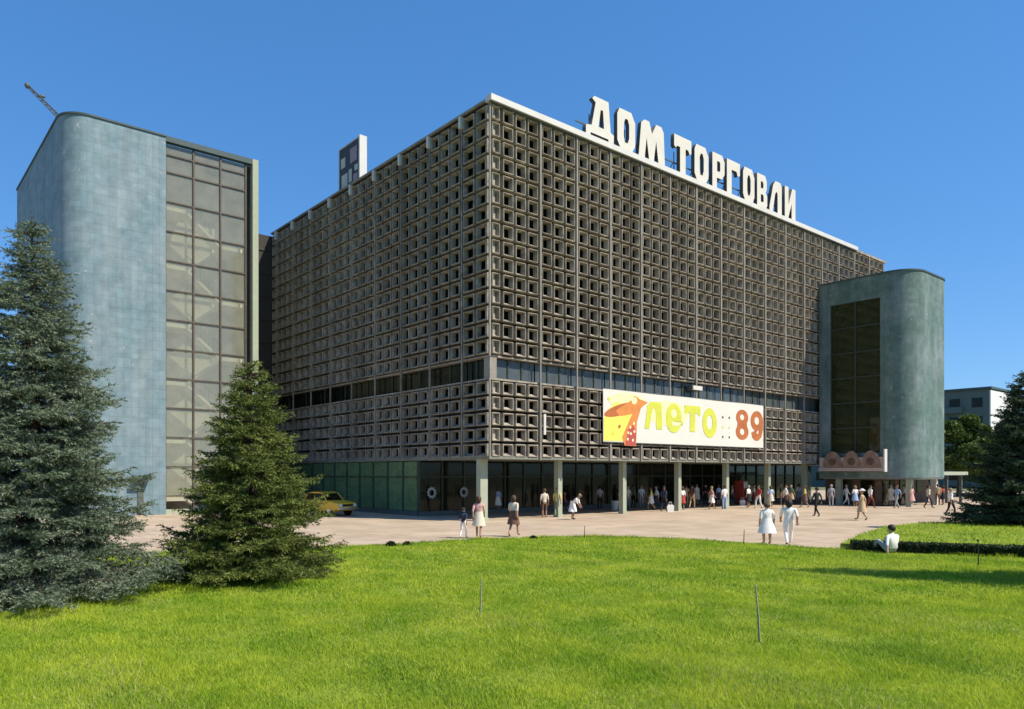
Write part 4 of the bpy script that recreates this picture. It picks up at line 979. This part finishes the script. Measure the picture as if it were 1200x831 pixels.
def hair_mesh(k, long):
    J = POSE[k]; c = (Vector(J['head1']) + Vector(J['head2'])) / 2 + Vector((0, .018, .012)); b = MB()
    nu, nv = 14, 8; rx, ry, rz = .112, .118, .122
    for bb_ in range(nv + 1):
        for a in range(nu):
            th = 2 * math.pi * a / nu; back = (1 + math.sin(th)) / 2      # +y is the back of the head
            ph = (.30 + .42 * back + (.14 if long else 0) * back) * math.pi * bb_ / nv
            p = c + Vector((rx * math.sin(ph) * math.cos(th), ry * math.sin(ph) * math.sin(th), rz * math.cos(ph)))
            if long and back > .35: p.z -= .10 * back * (bb_ / nv) ** 2
            b.v.append(tuple(p))
    for bb_ in range(nv):
        for a in range(nu): j = (a + 1) % nu; b.f.append((bb_ * nu + a, (bb_ + 1) * nu + a, (bb_ + 1) * nu + j, bb_ * nu + j)); b.m.append(0)
    me = b.mesh('hair', [HAIR['dark']]); me.shade_smooth(); return me
HM = {}
def skirt_mesh(k, z1, flare, dress):
    J = POSE[k]; b = MB(); nu = 18; prof = [(1.10, .15), (1.0, .175), (.92, .195), (.80, .20 + flare * .3), (.66, .205 + flare * .65), (z1, .21 + flare)]
    for z, r_ in prof:
        for a in range(nu):
            th = 2 * math.pi * a / nu; rr = r_ * (1 + .05 * math.sin(th * 5) * (1.1 - z)); b.v.append((rr * math.cos(th), rr * .80 * math.sin(th), z))
    for q in range(len(prof) - 1):
        for a in range(nu): j = (a + 1) % nu; b.f.append((q * nu + a, q * nu + j, (q + 1) * nu + j, (q + 1) * nu + a)); b.m.append(0)
    me = b.mesh('skirt', [CL['white']]); me.shade_smooth(); return me
SM = {}
def setm(o, i, m): s = o.material_slots[i]; s.link = 'OBJECT'; s.material = m
PN = [0]
def person(px, py, H, kind, face, top, low, lowtype, hair, label, long=False, sleeves=False, hat=None, z=0.0, loc=None, group=None):
    p = loc if loc is not None else ground_at(px, py, z)
    t = thing('person', label, 'person', p, R(face), group); s = H / 1.72
    sc = Matrix.Diagonal((s, s, s, 1))
    bo = link('body', BODY[kind], t); bo.scale = (s, s, s); sk = SKIN[PN[0] % 2]; PN[0] += 1
    bare = lowtype in ('skirt', 'dress', 'shorts')
    ms = [sk, CL[top], CL[low], SHOE, EYE, LIP, CL[low] if lowtype != 'bare' else sk, CL[top] if sleeves else sk, sk if bare else CL[low]]
    for i, m_ in enumerate(ms): setm(bo, i, m_)
    hk = (kind, long)
    if hk not in HM: HM[hk] = hair_mesh(kind, long)
    h_ = link('hair', HM[hk], t); h_.scale = (s, s, s); setm(h_, 0, HAIR[hair])
    if lowtype in ('skirt', 'dress'):
        kk = ('stand' if kind != 'bend' else 'bend', lowtype)
        if kk not in SM: SM[kk] = skirt_mesh(kk[0], .52 if lowtype == 'skirt' else .48, .07 if lowtype == 'skirt' else .10, False)
        q = link('skirt', SM[kk], t); q.scale = (s, s, s); setm(q, 0, CL[low])
    if hat:
        J = POSE[kind]; c = Vector(J['head3']); b = MB(); b.ell((c.x, c.y + .01, c.z - .015), (.118, .125, .085), 12, 6); b.tube((c.x, c.y, c.z - .035), (c.x, c.y, c.z - .02), .20, .17, 14)
        q = b.build('sun_hat', CL[hat], t, smooth=60); q.scale = (s, s, s)
    return t
P_ = person
P_(543, 631, 1.22, 'walk', 160, 'navy', 'white', 'trousers', 'dark', 'child in dark top and white trousers walking beside a woman in a pink top')
P_(561, 631, 1.68, 'walk_b', 170, 'pink', 'cream', 'skirt', 'brown', 'woman in pink top and cream skirt walking with a child', long=True)
P_(602, 629, 1.68, 'walk', 150, 'cream', 'brown', 'skirt', 'brown', 'woman in cream top and long brown skirt walking alone past the lawn', long=True)
P_(638, 607, 1.68, 'stand', 185, 'cream', 'brown', 'shorts', 'brown', 'person in cream shirt and brown shorts beside a person in a yellow top')
P_(653, 606, 1.72, 'walk', 165, 'yellow', 'green', 'trousers', 'fair', 'person in bright yellow top walking to the arcade columns')
P_(671, 609, 1.62, 'bend', 60, 'white', 'white', 'dress', 'fair', 'woman in white dress leaning forward on the plaza', long=True)
P_(736, 596.5, 1.65, 'stand', 200, 'cream', 'grey', 'trousers', 'grey', 'grey-haired person in cream shirt and grey trousers by an arcade column')
P_(742, 595, 1.7, 'hold', 120, 'green', 'black', 'trousers', 'dark', 'man in green shirt and black trousers behind the arcade columns')
P_(751.5, 595, 1.68, 'stand', 190, 'lightblue', 'grey', 'trousers', 'fair', 'fair-haired person in pale blue top and grey trousers under the overhang', long=True)
P_(778, 600, 1.72, 'walk', 140, 'navy', 'black', 'trousers', 'dark', 'man in navy jacket and black trousers with a white bag', sleeves=True)
P_(795, 596, 1.62, 'walk_b', 20, 'beige', 'brown', 'skirt', 'brown', 'woman in beige top and brown skirt near the arcade')
P_(804, 594.5, 1.7, 'stand', 175, 'beige', 'beige', 'trousers', 'dark', 'man dressed wholly in beige standing under the banner')
P_(816.5, 592, 1.7, 'stand', 10, 'white', 'white', 'dress', 'dark', 'woman in plain white dress standing in the dark arcade', long=True)
P_(827, 593, 1.7, 'hold', 300, 'black', 'black', 'trousers', 'dark', 'man in black standing in the arcade next to a white dress')
P_(842, 592.5, 1.66, 'stand', 200, 'blue', 'navy', 'skirt', 'brown', 'woman in blue blouse and navy skirt beside an arcade column', long=True)
P_(858, 592, 1.66, 'walk', 90, 'grey', 'navy', 'trousers', 'dark', 'man in grey shirt and navy trousers walking by the red machine')
P_(884, 591.5, 1.68, 'hold', 70, 'white', 'maroon', 'skirt', 'dark', 'woman in white blouse and maroon skirt beside the red machine')
P_(915, 592, 1.7, 'stand', 250, 'black', 'brown', 'trousers', 'dark', 'man in black top and brown trousers at the far arcade end')
P_(927, 592, 1.6, 'walk_b', 120, 'green', 'beige', 'skirt', 'grey', 'grey-haired woman in green top and beige skirt')
P_(936, 590, 1.66, 'stand', 180, 'white', 'grey', 'skirt', 'brown', 'woman in white top and grey skirt near the right tower', long=True)
P_(957, 606, 1.75, 'walk', 200, 'black', 'black', 'trousers', 'dark', 'man in black suit walking out across the plaza', sleeves=True)
P_(992, 592.5, 1.66, 'walk_b', 80, 'white', 'white', 'trousers', 'fair', 'person in white shirt and white trousers under the domed sign', sleeves=True)
P_(1010, 610, 1.7, 'walk', 230, 'beige', 'beige', 'dress', 'fair', 'woman in long beige dress and white sun hat on the plaza', hat='white')
P_(1026, 591.5, 1.6, 'stand', 150, 'brown', 'black', 'trousers', 'dark', 'man in brown shirt by the tower entrance')
P_(1032, 592.5, 1.65, 'hold', 30, 'pink', 'brown', 'skirt', 'brown', 'woman in pink top and brown skirt at the tower entrance')
P_(1037, 590.5, 1.7, 'stand', 330, 'maroon', 'navy', 'trousers', 'dark', 'man in maroon shirt and navy trousers at the tower entrance')
P_(1044, 593, 1.66, 'stand', 190, 'cream', 'cream', 'dress', 'grey', 'woman in cream dress waiting by the tower entrance', long=True)
P_(1059, 592, 1.62, 'walk', 270, 'white', 'navy', 'trousers', 'dark', 'person in white top and navy trousers passing the rounded tower')
P_(1099, 592, 1.7, 'stand', 160, 'beige', 'brown', 'trousers', 'brown', 'man in beige shirt under the flat canopy')
P_(1105, 592, 1.6, 'hold', 210, 'red', 'black', 'skirt', 'dark', 'woman in red top under the flat canopy', long=True)
P_(1114, 605, 1.68, 'walk', 90, 'white', 'black', 'trousers', 'fair', 'fair-haired person in white top and black trousers near the island spruce')
P_(703, 597, 1.66, 'stand', 180, 'grey', 'black', 'trousers', 'dark', 'man in grey shirt and black trousers in front of the dark shop windows')
P_(689, 596, 1.6, 'hold', 160, 'green', 'green', 'dress', 'brown', 'woman in green dress in the shade of the overhang', long=True)
CROWD = [ # px, py, height, pose, facing, top, low, lowtype, hair, label, long
 (583, 601, 1.66, 'stand', 200, 'blue', 'white', 'skirt', 'brown', 'woman in blue top and white skirt near the corner column', True),
 (618, 599, 1.70, 'walk', 110, 'white', 'grey', 'trousers', 'dark', 'man in white shirt and grey trousers entering the arcade', False),
 (662, 600, 1.30, 'walk_b', 60, 'red', 'navy', 'shorts', 'fair', 'child in red top and navy shorts beside a leaning woman', False),
 (729, 600, 1.68, 'stand', 20, 'white', 'beige', 'trousers', 'grey', 'grey-haired person in white top and beige trousers leaning by a column', False),
 (763, 598, 1.64, 'walk', 260, 'yellow', 'white', 'skirt', 'dark', 'dark-haired woman in yellow blouse and white skirt', True),
 (769, 597.5, 1.72, 'walk_b', 260, 'lightblue', 'navy', 'trousers', 'dark', 'man in pale blue shirt beside a woman in a yellow blouse', False),
 (799.5, 598, 1.66, 'hold', 200, 'white', 'red', 'skirt', 'brown', 'woman in white blouse and bright red skirt under the banner', True),
 (811, 596.5, 1.70, 'walk', 140, 'brown', 'beige', 'trousers', 'brown', 'man in brown shirt and beige trousers under the banner', False),
 (834, 597, 1.64, 'walk_b', 90, 'pink', 'white', 'skirt', 'fair', 'fair-haired woman in pink top and white skirt in front of the arcade', True),
 (849, 597, 1.70, 'stand', 190, 'white', 'blue', 'trousers', 'dark', 'person in white shirt and blue trousers in front of the arcade', False),
 (877, 595, 1.66, 'stand', 215, 'white', 'black', 'skirt', 'grey', 'grey-haired woman in white top and black skirt by the red machine', False),
 (889, 596, 1.68, 'walk', 300, 'red', 'white', 'trousers', 'brown', 'person in red top and white trousers walking from the red machine', False),
 (903, 594.5, 1.62, 'stand', 170, 'lightblue', 'cream', 'skirt', 'brown', 'woman in pale blue top and cream skirt in the sun before the arcade', True),
 (921, 596, 1.72, 'walk_b', 80, 'white', 'brown', 'trousers', 'dark', 'man in white shirt and brown trousers crossing towards the right tower', False),
 (943, 595, 1.66, 'walk', 250, 'yellow', 'brown', 'skirt', 'brown', 'woman in yellow top and brown skirt near the right tower', True),
 (974, 594, 1.70, 'stand', 160, 'grey', 'grey', 'trousers', 'grey', 'man dressed wholly in grey under the domed sign', False),
 (1002, 594, 1.62, 'hold', 190, 'white', 'blue', 'skirt', 'fair', 'woman in white blouse and blue skirt behind the sun hat', True),
 (1020, 596, 1.68, 'walk', 100, 'white', 'maroon', 'trousers', 'dark', 'person in white top and maroon trousers before the tower entrance', False),
 (1051, 596, 1.70, 'walk_b', 280, 'blue', 'grey', 'trousers', 'brown', 'man in blue shirt and grey trousers passing the rounded tower', False),
 (1068, 594, 1.64, 'stand', 200, 'pink', 'pink', 'dress', 'dark', 'woman in pink dress beside the white pillar', True),
 (1088, 596, 1.68, 'walk', 90, 'cream', 'navy', 'trousers', 'dark', 'man in cream shirt and navy trousers walking to the canopy', False)]
for a in CROWD: P_(*a[:10], long=a[10])
def on_lawn(x, y): return Vector((x, y, lz(x, y)))
P_(899, 634, 1.5, 'stand', 175, 'white', 'white', 'dress', 'brown', 'woman with short brown hair in white dress at the lawn edge', loc=Vector((12.05, 26.5, .0))).scale = (1.22, 1.15, 1)
P_(921, 637, 1.62, 'walk', 165, 'white', 'white', 'trousers', 'dark', 'dark-haired person in white shirt and white trousers at the lawn edge', loc=Vector((12.75, 26.3, .0)), long=True).scale = (1.22, 1.15, 1)
P_(1035, 643, 1.72, 'sit', 190, 'white', 'grey', 'trousers', 'dark', 'man in white shirt sitting on the grass by the hedge', loc=Vector((14.0, 22.3, lz(14.0, 22.3) - .0)), sleeves=False)

# ------------------------------------------------------------------ things on the plaza
def bag(p, mk, label, s=1.0):
    t = thing('carrier_bag', label, 'bag', p); b = MB()
    b.prism([(-.17 * s, 0), (.17 * s, 0), (.20 * s, .30 * s), (.14 * s, .40 * s), (-.14 * s, .40 * s), (-.20 * s, .30 * s)], -.07 * s, .07 * s, axis='y'); b.build('pouch', CL[mk], t)
    b = MB(); b.path([(-.08 * s, 0, .40 * s), (-.06 * s, 0, .55 * s), (.06 * s, 0, .55 * s), (.08 * s, 0, .40 * s)], [.012] * 4, 5); b.build('handle', CL[mk], t)
bag(ground_at(785.5, 600), 'white', 'white carrier bag standing beside the man in the navy jacket', 1.2)
bag(ground_at(870, 592.3), 'white', 'white bag on the paving in front of the red machine', 1.1)
t = thing('litter_bin', 'small white round litter bin beside an arcade column', 'bin', ground_at(720.5, 598)); b = MB()
b.tube((0, 0, 0), (0, 0, .62), .20, .27, 14); b.build('drum', M['white'], t, smooth=40); b = MB(); b.tube((0, 0, .621), (0, 0, .66), .29, .29, 14); b.build('rim', M['white'], t, smooth=40)
t = thing('drinks_machine', 'red drinks vending machine standing under the overhang', 'vending machine', ground_at(868.5, 591), TH + .2); M['red'] = mat('red_enamel', (.30, .045, .03), .5, var=.15)
b = MB(); b.box(-.5, .5, -.35, .35, .08, 1.95); b.build('cabinet', M['red'], t)
b = MB(); b.box(-.42, .42, -.38, -.352, 1.35, 1.85); b.build('panel', M['white'], t); b = MB(); b.box(-.2, .2, -.40, -.353, .75, 1.15); b.build('niche', M['black'], t); b = MB(); b.box(-.46, .46, -.3, .3, 0, .078); b.build('base', M['black'], t)

# yellow car
M['taxi'] = mat('yellow_car_paint', (.95, .50, .03), .35, var=.04, spec=.5); M['chrome'] = mat('chrome', (.6, .6, .6), .2, metal=1.0, var=.02)
M['orange_l'] = mat('orange_lamp', (.7, .2, .03), .3); M['lens'] = mat('lamp_lens', (.75, .73, .66), .2)
car = thing('car', 'old yellow saloon car parked beside the green shop windows', 'car', (-6.9, 45.2, 0), 0)
car.rotation_euler = (0, 0, TH - R(90) + .18)
def car_body():
    b = MB(); st = [(-2.1, .45, .78, .70), (-2.05, .34, .86, .76), (-1.5, .28, .92, .80), (-1.0, .26, .94, .81), (0, .26, .94, .81), (1.0, .26, .93, .81), (1.5, .28, .88, .80), (2.0, .34, .80, .75), (2.08, .42, .70, .68)]
    idx = []
    for x, z0, z1, w in st:
        r_ = [(x, -w, z0 + .06), (x, -w - .02, (z0 + z1) / 2), (x, -w + .04, z1 - .05), (x, -w + .12, z1), (x, w - .12, z1), (x, w - .04, z1 - .05), (x, w + .02, (z0 + z1) / 2), (x, w, z0 + .06), (x, w - .1, z0), (x, -w + .1, z0)]
        idx.append(len(b.v)); b.v += r_
    for a, c in zip(idx[:-1], idx[1:]):
        for k in range(10): j = (k + 1) % 10; b.f.append((a + k, a + j, c + j, c + k)); b.m.append(0)
    b.f.append(tuple(range(idx[0], idx[0] + 10))); b.m.append(0); b.f.append(tuple(range(idx[-1], idx[-1] + 10))[::-1]); b.m.append(0); return b
car_body().build('body', M['taxi'], car, smooth=40)
b = MB(); cab = [(-1.35, .90), (-.95, 1.36), (-.6, 1.42), (.15, 1.42), (.35, 1.38), (.95, .90)]
b.prism([(-.97, 1.345), (-.6, 1.43), (.15, 1.43), (.40, 1.345)], -.60, .60, axis='y'); b.build('roof', M['taxi'], car)
b = MB()
for s in (-1, 1): b.prism([(-1.25, .93), (-.95, 1.34), (.36, 1.34), (.85, .93)], s * .64 - .015, s * .64 + .015, axis='y')
b.face([(.87, -.63, .93), (.87, .63, .93), (.40, .58, 1.35), (.40, -.58, 1.35)]); b.face([(-1.27, -.63, .93), (-1.27, .63, .93), (-.97, .58, 1.35), (-.97, -.58, 1.35)]); b.build('window', M['dark_glass'], car)
for s in (-1, 1):
    for x0, x1 in ((.90, .38), (-.28, -.28), (-1.30, -.98)): b = MB(); b.tube((x0, s * .665, .92), (x1, s * .61, 1.36), .035, n=5); b.build('pillar', M['taxi'], car)
for x in (-1.28, 1.25):
    for s in (-1, 1):
        w_ = MB(); w_.tube((x, s * .60, .31), (x, s * .80, .31), .31, n=20); w_ = w_.build('wheel', M['black'], car, smooth=40)
        b = MB(); b.tube((x, s * .80, .31), (x, s * .825, .31), .17, .14, n=14); b.build('hubcap', M['chrome'], w_)
for x, d in ((2.12, 1), (-2.14, -1)): b = MB(); b.box(min(x, x + .09 * d), max(x, x + .09 * d), -.78, .78, .42, .54); b.build('bumper', M['chrome'], car)
for s in (-.55, .55):
    b = MB(); b.tube((2.07, s, .66), (2.13, s, .66), .10, n=14); b.build('headlight', M['lens'], car)
    b = MB(); b.box(-2.14, -2.09, s - .12, s + .12, .62, .74); b.build('tail_lamp', M['orange_l'], car)
b = MB(); b.box(2.06, 2.11, -.40, .40, .60, .72); b.build('grille', M['black'], car)

# thin stakes and dark tufts on the lawn
M['stake'] = mat('stake_wood', (.30, .28, .18), .9, var=.2); M['stake_d'] = mat('stake_dark', (.04, .05, .03), .9)
def stake(p, h, lean, mk, label, cap=False):
    t = thing('garden_stake', label, 'stake', p); b = MB(); b.path([(0, 0, -.05), (lean * .4, 0, h * .5), (lean, 0.01, h)], [.016, .014, .010], 6); b.build('rod', M[mk], t, smooth=60)
    b = MB(); b.ell((lean, .01, h), (.03, .03, .035) if cap else (.014, .014, .03), 8, 5); b.build('knob', M[mk], t)
stake(on_lawn(4.58, 10.3), .78, -.05, 'stake', 'pale wooden stake leaning in the open middle of the lawn')
stake(on_lawn(13.8, 18.5), .66, 0, 'stake_d', 'dark stake with a knob in the tree shadow on the lawn', True)
stake(on_lawn(5.62, 27.6), .45, 0, 'stake_d', 'short dark stake at the far rim of the lawn')
stake(on_lawn(10.4, 24.6), .5, .02, 'stake_d', 'dark stake near the two people in white at the lawn rim')
stake(on_lawn(.72, 12.0), .6, .02, 'stake', 'thin pale stake in the lawn facing the store corner')
M['tuft'] = leaf_mat('dark_tuft_leaf', (.02, .03, .01), (.05, .055, .02), 6, .2)
def tuft(p, s, label):
    n = 420; dv = rng.normal(size=(n, 3)); dv /= np.linalg.norm(dv, axis=1)[:, None]; q = dv * (rng.random(n) ** .4)[:, None] * s; q[:, 2] = np.abs(q[:, 2]) * 1.1
    a1 = rng.normal(size=(n, 3)) * .035; a2 = rng.normal(size=(n, 3)) * .022; V = np.stack([q - a1, q + a2, q + a1, q - a2], 1).reshape(-1, 3)
    t = thing('small_shrub', label, 'shrub', p); link('foliage', np_mesh('foliage', V, 4, [M['tuft']]), t)
    b = MB(); [b.tube((0, 0, -.03), (math.cos(a) * s * .5, math.sin(a) * s * .5, s * .7), .012, .006, 5) for a in (0, 2, 4)]; b.build('stem', M['bark'], t)
tuft(on_lawn(-1.55, 24.6), .17, 'small round dark shrub on the lawn rim, the larger of a pair')
tuft(on_lawn(-1.02, 24.9), .12, 'small narrow dark shrub on the lawn rim, the smaller of a pair')
tuft(on_lawn(3.6, 27.0), .13, 'lone small dark shrub on the lawn rim near a walking woman in brown')
